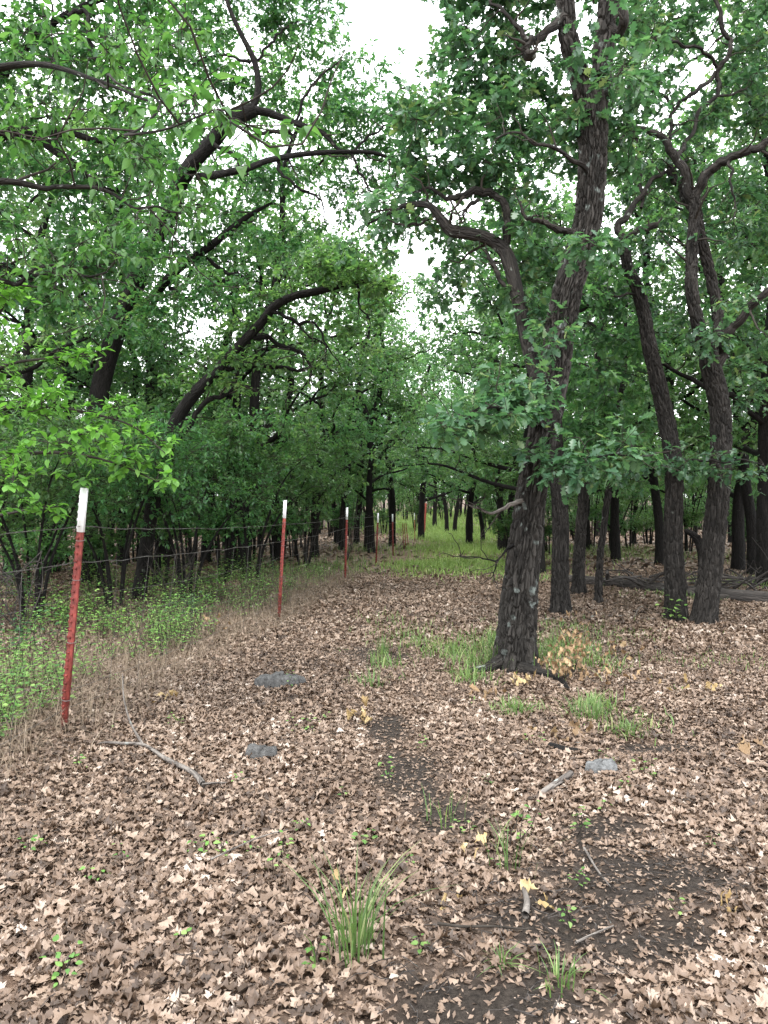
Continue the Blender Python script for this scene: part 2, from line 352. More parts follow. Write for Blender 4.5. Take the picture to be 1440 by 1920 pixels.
# ------------------------------------------------------------------ trees
class Tree:
    def __init__(s, name, base, label, cat='tree', group=None, seed=1):
        s.root = empty(name, base, label, cat, group); s.base = np.asarray(base, float)
        s.rng = np.random.default_rng(seed); s.seed = seed
        s.trunk = None; s.nodes = []; s.nrad = []; s.centers = []; s.k = 0
        s.tw = MB(); s.forks = True
    def limb(s, pts, rads, part, mat, sides=12, n=None, wob=.035, flare=0.):
        s.k += 1
        pts = np.array(pts, float); rads = np.array(rads, float)
        if part == 'branch' and rads[0] < .066:        # real oak limbs kink between the traced points
            for _ in range(2):
                seg = np.linalg.norm(np.diff(pts, axis=0), axis=1)
                mid = (pts[:-1] + pts[1:]) / 2 + s.rng.normal(size=(len(seg), 3)) * np.minimum(.075 * seg, .09)[:, None]
                q = np.empty((len(pts) * 2 - 1, 3)); q[0::2] = pts; q[1::2] = mid
                rr = np.empty(len(q)); rr[0::2] = rads; rr[1::2] = (rads[:-1] + rads[1:]) / 2 * s.rng.uniform(.9, 1.08, len(seg)); pts, rads = q, rr
            if n: n = int(n * 1.6)
        n = n or max(8, int(len(pts) * (7 if part != 'branch' else 3)))
        mb = MB(); p, r = add_tube(mb, pts, rads, sides, n, wob, s.seed * 7 + s.k, flare)
        par = s.root if part == 'trunk' or s.trunk is None else s.trunk
        o = mb.build(part, mat, par, s.base)
        if part == 'trunk': s.trunk = o
        q = smooth(np.column_stack([pts, rads]), max(n, 40))
        s.nodes.append(q[:, :3]); s.nrad.append(q[:, 3])
        if part == 'branch' and s.forks:          # crooked side twigs, most of them near the limb's end
            L_ = float(np.linalg.norm(pts[-1] - pts[0]))
            for f in (.45, .62, .76, .88, 1.):
                k = min(int(f * (len(q) - 1)), len(q) - 2); a = q[k, :3]; td = nrm(q[k + 1, :3] - a)
                d_ = nrm(td * .8 + s.rng.normal(size=3) * .6); ln = s.rng.uniform(.25, .55) * min(1.6, max(.5, L_)); r0 = min(max(q[k, 3] * .55, .005), .02)
                w = [a]
                for st in range(5):
                    d_ = nrm(d_ + s.rng.normal(size=3) * .38 + np.array([0, 0, .05])); w.append(w[-1] + d_ * ln / 5)
                w = np.array(w); rr = np.linspace(r0, .0025, 6); V, Q, B = tube_data(w, rr, 5); s.tw.add(V, Q, None, B)
                s.nodes.append(w[2:]); s.nrad.append(rr[2:])
        return o
    def px_limb(s, path, part, mat, **kw):     # path rows: px, py, depth, radius
        return s.limb([P(a, b, c) for a, b, c, _ in path], [r for *_, r in path], part, mat, **kw)
    def blob(s, c, rx, ry, rz, n):
        g = s.rng.normal(size=(n, 3)); g = nrm(g) * (s.rng.uniform(0, 1, (n, 1)) ** .45)
        s.centers.append(np.asarray(c) + g * np.array([rx, ry, rz]))
    def px_blobs(s, rows, d, n, dd=.7):         # rows: px, py, radius px [, py radius [, depth]]
        for r in rows:
            rr = r[2]; ry = r[3] if len(r) > 3 else rr * .8; de = r[4] if len(r) > 4 else d
            k = max(2, int(n * (rr / 60.) * (ry / 50.)))
            s.blob(P(r[0], r[1], de), rr / F_PX * de, dd, ry / F_PX * de, k)
    def finish(s, tmpl, mat, size=.11, R_=.28, nt_=10, nl=6, flat=.8, droop=.2, sizevar=.25, twig_mat=None, crown='crown', linkr=(.012, .004), maxlink=3.):
        rng = s.rng; C = np.vstack(s.centers)
        nod = np.vstack(s.nodes); nra = np.concatenate(s.nrad)
        dist = np.array([np.min(np.linalg.norm(nod - c, axis=1)) for c in C])
        for i in np.argsort(dist):
            c = C[i]; dv = np.linalg.norm(nod - c, axis=1) + nra * 0; j = int(np.argmin(dv)); a = nod[j]; ln = dv[j]
            if ln > maxlink or ln < .05: continue
            r0 = min(nra[j] * .7, linkr[0] * (.5 + .6 * ln)); r0 = max(r0, linkr[1])
            k1 = a * .65 + c * .35 + rng.normal(size=3) * ln * .10; k2 = a * .3 + c * .7 + rng.normal(size=3) * ln * .10 + np.array([0, 0, .06 * ln])
            pp = smooth(np.array([a, k1, k2, c]), 7)
            rr = np.linspace(r0, linkr[1] * .8, 7)
            V, Q, B = tube_data(pp, rr, 5); s.tw.add(V, Q, None, B)
            nod = np.vstack([nod, pp[2:]]); nra = np.concatenate([nra, rr[2:]])
        n = len(C)
        cc = np.repeat(C, nt_, 0); m = len(cc)
        dr = rng.normal(size=(m, 3)) * np.array([1, 1, .6]) + np.array([0, 0, .12 - droop * .6]); dr = nrm(dr)
        ln = R_ * rng.uniform(.35, 1.1, (m, 1))
        E = cc + dr * ln
        add_twigs(s.tw, cc, E, .0032, .0016, rng)
        lv = MB()
        ee = np.repeat(E, nl, 0); td = np.repeat(dr, nl, 0); tl = np.repeat(ln, nl, 0); q = len(ee)
        back = np.where(rng.uniform(size=(q, 1)) < .55, rng.uniform(0, .12, (q, 1)), rng.uniform(0, .8, (q, 1)))
        pos = ee - td * tl * back + rng.normal(size=(q, 3)) * .008
        D = nrm(td * .55 + rng.normal(size=(q, 3)) * np.array([.75, .75, .5]) + np.array([0, 0, -droop]))
        Nn = nrm(rng.normal(size=(q, 3)) * (1.15 - flat) + np.array([0, 0, .9 + flat]))
        sz = size * rng.uniform(1 - sizevar * 1.6, 1 + sizevar, q)
        zs = rng.uniform(-.2, 1.8, q)
        tuft = np.repeat(rng.uniform(-.18, .18, n), nt_ * nl)
        add_leaves(lv, tmpl, pos, D, Nn, sz, rng, rng.uniform(.8, 1.15, q), zs, np.clip(rng.beta(2, 2, q) + tuft, 0, 1))
        lv.join(s.tw).build(crown, mat, s.root, s.base, True, twig_mat or M['twig'])
        return s.root

def on_ground(px, d): 
    x = (px - 720) / F_PX * d; return np.array([x, d, float(gz(x, d))])

# ---- the large furrowed oak right of the path
def main_oak():
    d = 7.3; b = on_ground(965, d)
    t = Tree('oak_tree', b, 'large leaning oak with deeply furrowed bark and forked top, grass round its foot', 'tree', seed=11)
    K = d / F_PX
    tr = [(964, 1262, d, .190), (966, 1220, d, .182), (972, 1140, d, .172), (981, 1050, d, .160), (992, 960, d, .148), (1001, 900, d, .140), (1018, 815, d, .138), (1030, 755, d, .140),
          (1040, 690, d, .140), (1051, 610, d - .03, .136), (1066, 540, d - .06, .130), (1086, 475, d - .08, .126), (1102, 415, d - .1, .124), (1109, 345, d - .12, .124), (1112, 280, d - .12, .126), (1110, 215, d - .1, .140), (1108, 180, d - .1, .12)]
    t.px_limb(tr, 'trunk', M['bark_main'], sides=110, n=560, wob=.022, flare=.34)
    t.px_limb([(1110, 235, d - .1, .085), (1093, 170, d - .12, .092), (1078, 115, d - .15, .088), (1065, 65, d - .2, .082), (1060, 10, d - .2, .076), (1052, -70, d - .2, .07), (1035, -170, d, .06), (1000, -300, d + .2, .035)], 'branch', M['bark_main'], sides=64, n=240, wob=.03)
    t.px_limb([(1112, 240, d - .1, .085), (1124, 165, d - .1, .095), (1129, 110, d - .1, .094), (1136, 50, d - .1, .09), (1142, -10, d - .1, .085), (1152, -90, d, .08), (1175, -200, d + .1, .06), (1210, -330, d + .4, .035)], 'branch', M['bark_main'], sides=64, n=240, wob=.03)
    bl = M['bark_limb']
    t.px_limb([(1062, 40, d - .2, .055), (1040, 48, d - .3, .044), (1018, 66, d - .4, .038), (994, 74, d - .5, .036), (982, 92, d - .5, .034), (990, 104, d - .5, .042), (1002, 100, d - .5, .034)], 'branch', bl, sides=14, wob=.09)
    t.px_limb([(990, 76, d - .5, .03), (968, 48, d - .5, .022), (945, 22, d - .5, .016), (915, -10, d - .4, .012)], 'branch', bl)
    t.px_limb([(1140, 40, d - .1, .05), (1160, 62, d - .2, .045), (1170, 40, d - .3, .045), (1168, 0, d - .3, .045), (1180, -60, d - .3, .04)], 'branch', bl, sides=12)
    # the long second stem leaving low on the trunk and sweeping left
    t.px_limb([(1018, 735, d, .075), (1001, 690, d + .05, .078), (990, 645, d + .1, .076), (980, 595, d + .15, .074), (968, 545, d + .2, .072), (955, 492, d + .25, .072), (942, 466, d + .3, .070), (915, 447, d + .3, .064), (880, 438, d + .3, .060), (846, 432, d + .3, .058),
                (828, 412, d + .3, .046), (808, 388, d + .3, .034), (785, 383, d + .35, .030), (752, 388, d + .4, .022), (722, 404, d + .4, .014), (690, 420, d + .4, .010)], 'branch', bl, sides=18, n=130, wob=.06)
    t.px_limb([(946, 470, d + .3, .045), (950, 430, d + .3, .042), (950, 398, d + .3, .038), (940, 374, d + .3, .034), (918, 360, d + .3, .038), (888, 357, d + .3, .036), (858, 368, d + .3, .030), (838, 374, d + .3, .02), (800, 352, d + .4, .014), (770, 362, d + .4, .008)], 'branch', bl, sides=14, n=80, wob=.07)
    t.px_limb([(815, 404, d + .3, .02), (790, 420, d + .3, .016), (760, 424, d + .3, .012), (720, 408, d + .3, .008)], 'branch', bl, sides=8)
    t.px_limb([(897, 375, d + .3, .022), (880, 385, d + .2, .02), (868, 402, d + .2, .013), (872, 416, d + .2, .008)], 'branch', bl, sides=8)
    t.px_limb([(950, 540, d + .2, .02), (934, 512, d + .2, .024), (922, 490, d + .25, .022), (912, 468, d + .3, .012)], 'branch', bl, sides=8)
    t.px_limb([(1080, 436, d - .1, .032), (1050, 432, d - .1, .030), (1032, 424, d - .15, .027), (1012, 414, d - .2, .024), (988, 410, d - .2, .018), (978, 388, d - .2, .012), (970, 370, d - .2, .007)], 'branch', bl, sides=10)
    t.px_limb([(996, 940, d, .03), (962, 945, d - .2, .022), (930, 960, d - .3, .015), (905, 958, d - .4, .009), (880, 948, d - .5, .006)], 'branch', M['dead_wood'], sides=8)
    t.px_limb([(985, 1010, d, .02), (950, 1030, d - .1, .013), (930, 1052, d - .2, .009), (900, 1045, d - .3, .006), (860, 1040, d - .3, .004)], 'branch', M['bark_dark'], sides=6)
    t.px_limb([(930, 1052, d - .2, .008), (925, 1075, d - .2, .005), (928, 1092, d - .2, .003)], 'branch', M['bark_dark'], sides=6)
    # low limbs that carry the blue-green sprays
    t.px_limb([(1022, 800, d - .1, .026), (985, 775, d - .45, .02), (935, 768, d - .75, .014), (880, 782, d - 1.0, .009), (838, 800, d - 1.1, .005)], 'branch', bl, sides=8)
    t.px_limb([(1005, 880, d - .1, .024), (1040, 868, d - .4, .018), (1090, 862, d - .6, .013), (1150, 852, d - .7, .009), (1230, 848, d - .6, .006)], 'branch', bl, sides=8)
    t.px_limb([(1108, 330, d - .2, .03), (1060, 290, d - .4, .02), (1000, 270, d - .5, .013), (930, 260, d - .5, .008)], 'branch', bl, sides=8)
    # surface roots
    t.limb([b + [-.16, -.10, .10], b + [-.30, -.2, .05], b + [-.45, -.25, .03], b + [-.62, -.3, -.02]], [.07, .05, .04, .02], 'root', M['bark_limb'], sides=12, wob=.08)
    t.limb([b + [.02, -.2, .06], b + [.2, -.34, .03], b + [.45, -.42, .02], b + [.75, -.5, -.03]], [.06, .045, .03, .02], 'root', M['bark_limb'], sides=12, wob=.08)
    t.px_blobs([(880, 45, 75, 60), (955, 20, 70, 55), (850, 130, 55, 55), (930, 130, 75, 60), (1010, 165, 65, 60), (895, 215, 80, 55), (985, 255, 75, 60), (832, 235, 50, 45), (1040, 320, 50, 55),
                (868, 300, 65, 45), (930, 330, 50, 40), (780, 295, 50, 35), (730, 380, 50, 35), (830, 350, 40, 28), (985, 350, 55, 50), (690, 430, 50, 25), (765, 425, 45, 22), (760, 390, 50, 22), (810, 300, 45, 30), (720, 420, 40, 24), (860, 420, 40, 22), (880, 480, 50, 40, d + 1.5), (850, 560, 60, 50, d + 2.5), (920, 560, 50, 60, d + 1.5),
                (1005, 470, 50, 60), (1040, 500, 40, 50), (1020, 600, 45, 55, d + .2), (1150, 200, 45, 70, d + .3), (1175, 80, 60, 70), (1108, 195, 36, 40, d - .35), (1140, 120, 28, 36, d - .35), (1075, 95, 22, 28, d - .4), (1085, 480, 26, 20, d - .35),
                (1170, 280, 40, 60, d + .3), (1130, 455, 25, 25), (1050, -60, 120, 60), (900, -70, 120, 60), (1190, -60, 90, 60), (1000, -180, 200, 80), (780, 180, 40, 60, d + .6), (755, 245, 45, 40, d + .5)], d + .55, 7.5, .75)
    t.px_blobs([(975, 740, 60, 45, d - .5), (900, 785, 75, 34, d - .9), (845, 805, 45, 25, d - 1.05), (1035, 650, 22, 34, d - .3), (1020, 860, 45, 28, d - .4), (1085, 868, 65, 32, d - .55), (1160, 850, 60, 24, d - .6), (930, 740, 50, 30, d - .7)], d, 9, .3)
    t.finish(OAK, M['oak'], .098, .27, 9, 7, .65, .25, .38)
main_oak()

# ---- oaks on the right: the bent one and the forked one
def bent_oak():
    d = 10.2; b = on_ground(1266, d)
    t = Tree('oak_tree', b, 'slim oak with a bent S-curved trunk and a green sprout at its base', 'tree', seed=21)
    tr = [(1268, 1172, d, .150), (1266, 1100, d, .135), (1262, 1000, d, .125), (1264, 900, d, .118), (1259, 840, d, .112), (1246, 770, d, .106), (1231, 705, d, .098), (1217, 645, d, .09), (1210, 600, d, .086), (1196, 545, d, .08), (1178, 505, d, .07), (1172, 470, d, .062)]
    t.px_limb(tr, 'trunk', M['bark_grey'], sides=64, n=340, wob=.03, flare=.25)
    bl = M['bark_limb']
    t.px_limb([(1173, 480, d, .055), (1158, 456, d, .055), (1130, 446, d, .05), (1112, 452, d, .045)], 'branch', bl, sides=12, wob=.06)
    t.px_limb([(1165, 458, d, .04), (1178, 442, d - .1, .045), (1200, 430, d - .1, .045), (1232, 421, d - .1, .04)], 'branch', bl, sides=12, wob=.08)
    t.px_limb([(1172, 470, d, .055), (1160, 418, d, .05), (1182, 394, d, .045), (1208, 362, d, .036), (1222, 336, d, .028), (1252, 322, d, .02), (1290, 300, d, .012)], 'branch', bl, sides=10)
    t.px_limb([(1202, 390, d, .022), (1200, 330, d + .2, .03), (1196, 280, d + .3, .025), (1180, 200, d + .4, .018), (1190, 120, d + .5, .01)], 'branch', bl, sides=10)
    t.px_limb([(1190, 553, d, .02), (1160, 556, d - .1, .015), (1130, 548, d - .2, .01)], 'branch', bl, sides=6)
    t.px_limb([(1255, 860, d, .03), (1300, 862, d - .5, .02), (1360, 868, d - .9, .012), (1430, 872, d - 1., .007)], 'branch', bl, sides=8)
    t.px_blobs([(1150, 380, 60, 50), (1230, 300, 60, 60), (1190, 230, 60, 60), (1260, 390, 50, 40), (1130, 480, 50, 40), (1220, 470, 50, 40), (1165, 150, 60, 60, d + .5), (1150, 590, 45, 50), (1260, 560, 45, 50), (1290, 300, 50, 40), (1110, 560, 40, 60, d + .5), (1160, 690, 45, 50, d + .6), (1205, 90, 60, 70, d + .7)], d + .5, 5.5, .8)
    t.px_blobs([(1250, 862, 70, 26, d - .3), (1320, 868, 60, 28, d - .6), (1400, 880, 70, 30, d - .9), (1180, 870, 40, 24, d)], d, 4.5, .5)
    t.finish(OAK_MID, M['oak'], .10, .33, 10, 7, .65, .25, .38)
bent_oak()

def forked_oak():
    d = 10.0; b = on_ground(1322, d)
    t = Tree('oak_tree', b, 'stout oak whose trunk forks twice, beside the bent S-curved oak', 'tree', seed=31)
    tr = [(1316, 1178, d, .165), (1321, 1150, d, .155), (1332, 1075, d, .145), (1342, 975, d, .138), (1350, 880, d, .132), (1352, 800, d, .13), (1347, 745, d, .13), (1333, 690, d, .128), (1326, 650, d, .11)]
    t.px_limb(tr, 'trunk', M['bark_grey'], sides=72, n=300, wob=.03, flare=.25)
    t.px_limb([(1330, 675, d, .08), (1312, 620, d - .05, .085), (1299, 560, d - .08, .082), (1296, 500, d - .05, .078), (1300, 440, d, .075), (1304, 385, d, .07)], 'branch', M['bark_grey'], sides=48, n=150, wob=.03)
    t.px_limb([(1334, 675, d, .07), (1346, 600, d + .12, .075), (1335, 530, d + .15, .07), (1319, 465, d + .1, .068), (1308, 415, d + .05, .07), (1303, 380, d, .072), (1301, 360, d, .06)], 'branch', M['bark_grey'], sides=48, n=150, wob=.03)
    bl = M['bark_limb']
    t.px_limb([(1302, 380, d, .06), (1285, 330, d, .055), (1266, 295, d, .052), (1246, 262, d, .048), (1216, 245, d, .042), (1190, 240, d, .038), (1168, 246, d, .03), (1160, 275, d, .014)], 'branch', bl, sides=12, n=60, wob=.06)
    t.px_limb([(1301, 372, d, .065), (1318, 335, d - .1, .06), (1345, 310, d - .2, .055), (1372, 294, d - .3, .052), (1410, 280, d - .4, .05), (1442, 264, d - .5, .046), (1500, 230, d - .6, .035), (1580, 160, d - .6, .02)], 'branch', bl, sides=14, n=70, wob=.06)
    t.px_limb([(1304, 390, d, .06), (1283, 360, d + .2, .06), (1262, 330, d + .3, .055), (1256, 312, d + .3, .04)], 'branch', bl, sides=12, wob=.06)
    t.px_limb([(1340, 690, d, .06), (1362, 628, d - .15, .06), (1396, 590, d - .3, .055), (1442, 544, d - .5, .05), (1510, 490, d - .6, .035), (1580, 400, d - .6, .02)], 'branch', bl, sides=14, n=60, wob=.05)
    t.px_limb([(1267, 297, d, .03), (1282, 280, d + .1, .03), (1308, 212, d + .3, .028), (1345, 178, d + .4, .03), (1347, 130, d + .4, .034), (1364, 108, d + .4, .036), (1371, 76, d + .4, .034), (1356, 60, d + .4, .032), (1346, 10, d + .4, .028), (1340, -60, d + .4, .02)], 'branch', bl, sides=12, n=70, wob=.07)
    t.px_limb([(1346, 128, d + .4, .026), (1330, 104, d + .3, .024), (1300, 86, d + .2, .022), (1270, 78, d + .1, .02), (1232, 76, d, .017), (1196, 68, d, .012)], 'branch', bl, sides=10, n=40, wob=.06)
    t.px_limb([(1342, 134, d + .4, .03), (1318, 160, d + .3, .028), (1292, 178, d + .2, .028), (1272, 192, d + .2, .027), (1256, 220, d + .2, .028), (1256, 260, d + .1, .024)], 'branch', bl, sides=10, n=40, wob=.08)
    t.px_limb([(1262, 205, d + .2, .022), (1245, 180, d + .2, .02), (1222, 165, d + .1, .016), (1205, 145, d, .012)], 'branch', bl, sides=8)
    t.px_limb([(1345, 180, d + .4, .018), (1372, 178, d + .4, .016), (1400, 168, d + .4, .01)], 'branch', bl, sides=8)
    t.px_limb([(1366, 300, d - .3, .02), (1368, 340, d - .4, .016), (1378, 380, d - .4, .01), (1376, 420, d - .4, .006)], 'branch', bl, sides=7)
    t.px_blobs([(1232, 50, 60, 60), (1300, 30, 60, 50), (1400, 40, 65, 60), (1430, 130, 55, 60), (1330, 190, 45, 40), (1250, 140, 45, 45), (1395, 215, 60, 45), (1300, 250, 45, 40), (1440, 320, 60, 50), (1385, 350, 60, 50), (1350, 420, 55, 45), (1430, 430, 60, 60),
                (1375, 500, 55, 50), (1270, 450, 45, 45), (1250, 640, 40, 45), (1420, 640, 50, 45), (1320, 620, 40, 34, d - .4), (1345, 590, 40, 30, d - .5), (1400, 720, 50, 60), (1380, 120, 50, 50), (1210, 20, 60, 60), (1480, 220, 80, 80), (1520, 400, 80, 120), (1350, -60, 200, 60), (1500, 60, 80, 90), (1440, 560, 50, 50)], d + .75, 6.2, .8)
    t.finish(OAK_MID, M['oak'], .10, .33, 10, 7, .65, .25, .38)
forked_oak()

# ---- three straight trunks behind the large oak
def straight_oak(px, d, path, rads, blobs, label, seed, n=6):
    b = on_ground(px, d)
    t = Tree('oak_tree', b, label, 'tree', seed=seed)
    t.px_limb([(x, y, d, r) for (x, y), r in zip(path, rads)], 'trunk', M['bark_grey'], sides=56, n=260, wob=.03, flare=.35)
    for x, y in blobs[:4]:
        m = path[-2]; t.px_limb([(m[0], m[1] + 30, d, rads[-2] * .5), ((m[0] + x) / 2, (m[1] + y) / 2 - 15, d, rads[-2] * .35), (x, y, d, .01)], 'branch', M['bark_limb'], sides=8)
    t.px_blobs([(x, y, 55, 50) for x, y in blobs], d, n, 1.1)
    t.finish(OAK_MID, M['wood_leaf'], .13, .36, 10, 6, .7, .25)
straight_oak(1050, 10.8, [(1052, 1160), (1051, 1100), (1051, 1000), (1047, 900), (1040, 800), (1046, 700), (1062, 600), (1085, 500)], [.15, .125, .115, .108, .1, .085, .06, .035],
             [(1010, 620), (1150, 640), (1160, 540), (1060, 560), (1130, 740), (1090, 690), (1180, 780), (1100, 830), (960, 560), (1140, 850)], 'straight oak with a swollen base close behind the large furrowed oak', 41)
straight_oak(1085, 13.5, [(1085, 1118), (1085, 1060), (1090, 980), (1097, 900), (1106, 800), (1120, 690), (1130, 580)], [.115, .10, .092, .085, .07, .055, .03],
             [(1060, 700), (1160, 700), (1130, 600), (1190, 640), (1100, 780), (1180, 850), (1070, 850), (1150, 790)], 'thinner dark oak leaning slightly right, between the swollen-based oak and a sapling trunk', 42)
straight_oak(1122, 12.3, [(1121, 1132), (1124, 1060), (1133, 980), (1143, 900), (1150, 800), (1170, 700), (1174, 560)], [.06, .053, .05, .047, .04, .032, .018],
             [(1180, 620), (1200, 740), (1150, 820), (1130, 700), (1220, 820), (1190, 870)], 'slender pole-like sapling trunk standing in bare litter left of the bent oak', 43, 5)

# ---- leaning trees behind the fence on the left
def lean_oak():
    d = 16.; b = on_ground(160, d)
    t = Tree('oak_tree', b, 'tall dark oak behind the fence leaning right, its limbs arching over the path', 'tree', seed=51)
    k = M['bark_dark']; d2 = d - 2.5
    t.px_limb([(158, 1094, d, .25), (163, 1000, d, .22), (172, 880, d, .21), (188, 735, d, .205), (212, 640, d - .2, .20), (242, 562, d - .4, .19), (266, 500, d - .7, .18), (292, 445, d - 1, .175), (320, 395, d - 1.3, .17), (337, 342, d - 1.6, .16), (366, 300, d - 2, .15), (400, 265, d - 2.2, .145), (432, 227, d2, .14), (476, 205, d2, .125)], 'trunk', k, sides=24, n=120, wob=.05, flare=.3)
    t.px_limb([(470, 208, d2, 0.068), (482, 180, d2, 0.064), (484, 150, d2, 0.060), (478, 118, d2, 0.056), (468, 95, d2, 0.053), (450, 60, d2, 0.045), (432, 20, d2, 0.041), (415, -30, d2, 0.030), (390, -90, d2, 0.015)], 'branch', k, n=60, wob=.06)
    t.px_limb([(470, 118, d2, 0.038), (440, 106, d2, 0.030), (410, 104, d2, 0.022), (375, 112, d2, 0.015), (345, 120, d2, 0.007)], 'branch', k, sides=8)
    t.px_limb([(485, 112, d2, 0.026), (508, 80, d2, 0.024), (530, 55, d2, 0.019), (560, 40, d2, 0.011)], 'branch', k, sides=8)
    t.px_limb([(474, 206, d2, 0.075), (505, 212, d2, 0.064), (540, 226, d2, 0.056), (575, 238, d2, 0.049), (602, 248, d2, 0.045), (618, 262, d2, 0.038), (632, 278, d2, 0.030), (660, 290, d2, 0.015)], 'branch', k, n=50, wob=.06)
    t.px_limb([(555, 230, d2, 0.030), (565, 195, d2, 0.026), (590, 155, d2, 0.022), (615, 130, d2, 0.017), (640, 110, d2, 0.009)], 'branch', k, sides=8)
    t.px_limb([(372, 332, d - 1.8, 0.068), (424, 324, d2, 0.064), (470, 314, d2, 0.058), (500, 302, d2, 0.055), (540, 293, d2, 0.053), (580, 288, d2, 0.049), (640, 285, d2, 0.041), (700, 286, d2, 0.034), (740, 300, d2, 0.022), (790, 310, d2, 0.011)], 'branch', k, n=60, wob=.06)
    t.px_limb([(660, 285, d2, 0.026), (690, 255, d2, 0.022), (720, 235, d2, 0.019), (750, 240, d2, 0.011)], 'branch', k, sides=8)
    t.px_limb([(660, 290, d2, 0.026), (680, 330, d2, 0.022), (690, 355, d2, 0.019), (720, 370, d2, 0.013), (760, 400, d2, 0.007)], 'branch', k, sides=8)
    t.px_limb([(520, 300, d2, 0.030), (530, 330, d2, 0.027), (560, 352, d2, 0.025), (590, 365, d2, 0.021), (606, 390, d2, 0.015), (612, 420, d2, 0.009)], 'branch', k, sides=8)
    t.px_limb([(284, 560, d - .6, 0.098), (308, 530, d - .8, 0.094), (340, 500, d - 1, 0.090), (372, 478, d - 1.2, 0.083), (402, 455, d - 1.4, 0.075), (436, 428, d - 1.6, 0.064), (470, 402, d - 1.7, 0.045), (510, 380, d - 1.7, 0.022)], 'branch', k, sides=14, n=60, wob=.06)
    t.px_limb([(385, 482, d - 1.2, 0.045), (412, 503, d - 1.2, 0.038), (440, 514, d - 1.2, 0.034), (470, 526, d - 1.2, 0.026), (502, 542, d - 1.2, 0.011)], 'branch', k, sides=8)
    t.px_limb([(318, 540, d - .8, 0.045), (345, 560, d - 1, 0.038), (372, 555, d - 1, 0.038), (395, 538, d - 1, 0.034), (420, 527, d - 1, 0.026), (450, 545, d - 1, 0.011)], 'branch', k, sides=8)
    t.px_limb([(400, 270, d2, 0.038), (430, 285, d2, 0.034), (445, 300, d2, 0.022), (452, 320, d2, 0.015)], 'branch', k, sides=8)
    t.px_limb([(488, 250, d2, 0.038), (515, 246, d2, 0.038), (540, 246, d2, 0.030), (552, 262, d2, 0.015)], 'branch', k, sides=8)
    t.px_blobs([(405, 30, 60, 50), (500, 40, 60, 60), (555, 60, 55, 60), (590, 20, 60, 40), (625, 95, 55, 50), (560, 140, 60, 55), (640, 180, 55, 60), (690, 215, 50, 45), (500, 180, 55, 50), (430, 140, 55, 60), (385, 110, 55, 60), (600, 230, 50, 40), (660, 260, 55, 40), (720, 265, 50, 40), (770, 285, 45, 35),
                (700, 340, 40, 30), (610, 320, 55, 30), (540, 340, 50, 30), (640, 385, 40, 25), (470, 350, 60, 40), (420, 380, 60, 45), (350, 400, 55, 50), (490, 460, 55, 40), (560, 420, 45, 35), (420, 560, 55, 40), (360, 540, 50, 40), (300, 600, 60, 50), (470, 550, 45, 35), (250, 470, 50, 60), (340, 460, 50, 40), (440, -50, 150, 50), (560, -40, 80, 40), (350, 20, 60, 70), (720, 185, 36, 26), (752, 212, 36, 26), (700, 150, 30, 24), (775, 190, 30, 20), (735, 410, 40, 30), (700, 375, 40, 26), (745, 350, 36, 22), (670, 300, 40, 30), (735, 310, 36, 24), (800, 300, 36, 26), (690, 250, 40, 30), (660, 340, 36, 24), (250, 650, 60, 50, d + 1), (120, 600, 70, 60, d + 1)], d2 + .9, 9, 1.0)
    t.finish(OAK_MID, M['oak_left'], .10, .42, 11, 8, .7, .25, linkr=(.016, .005))
lean_oak()

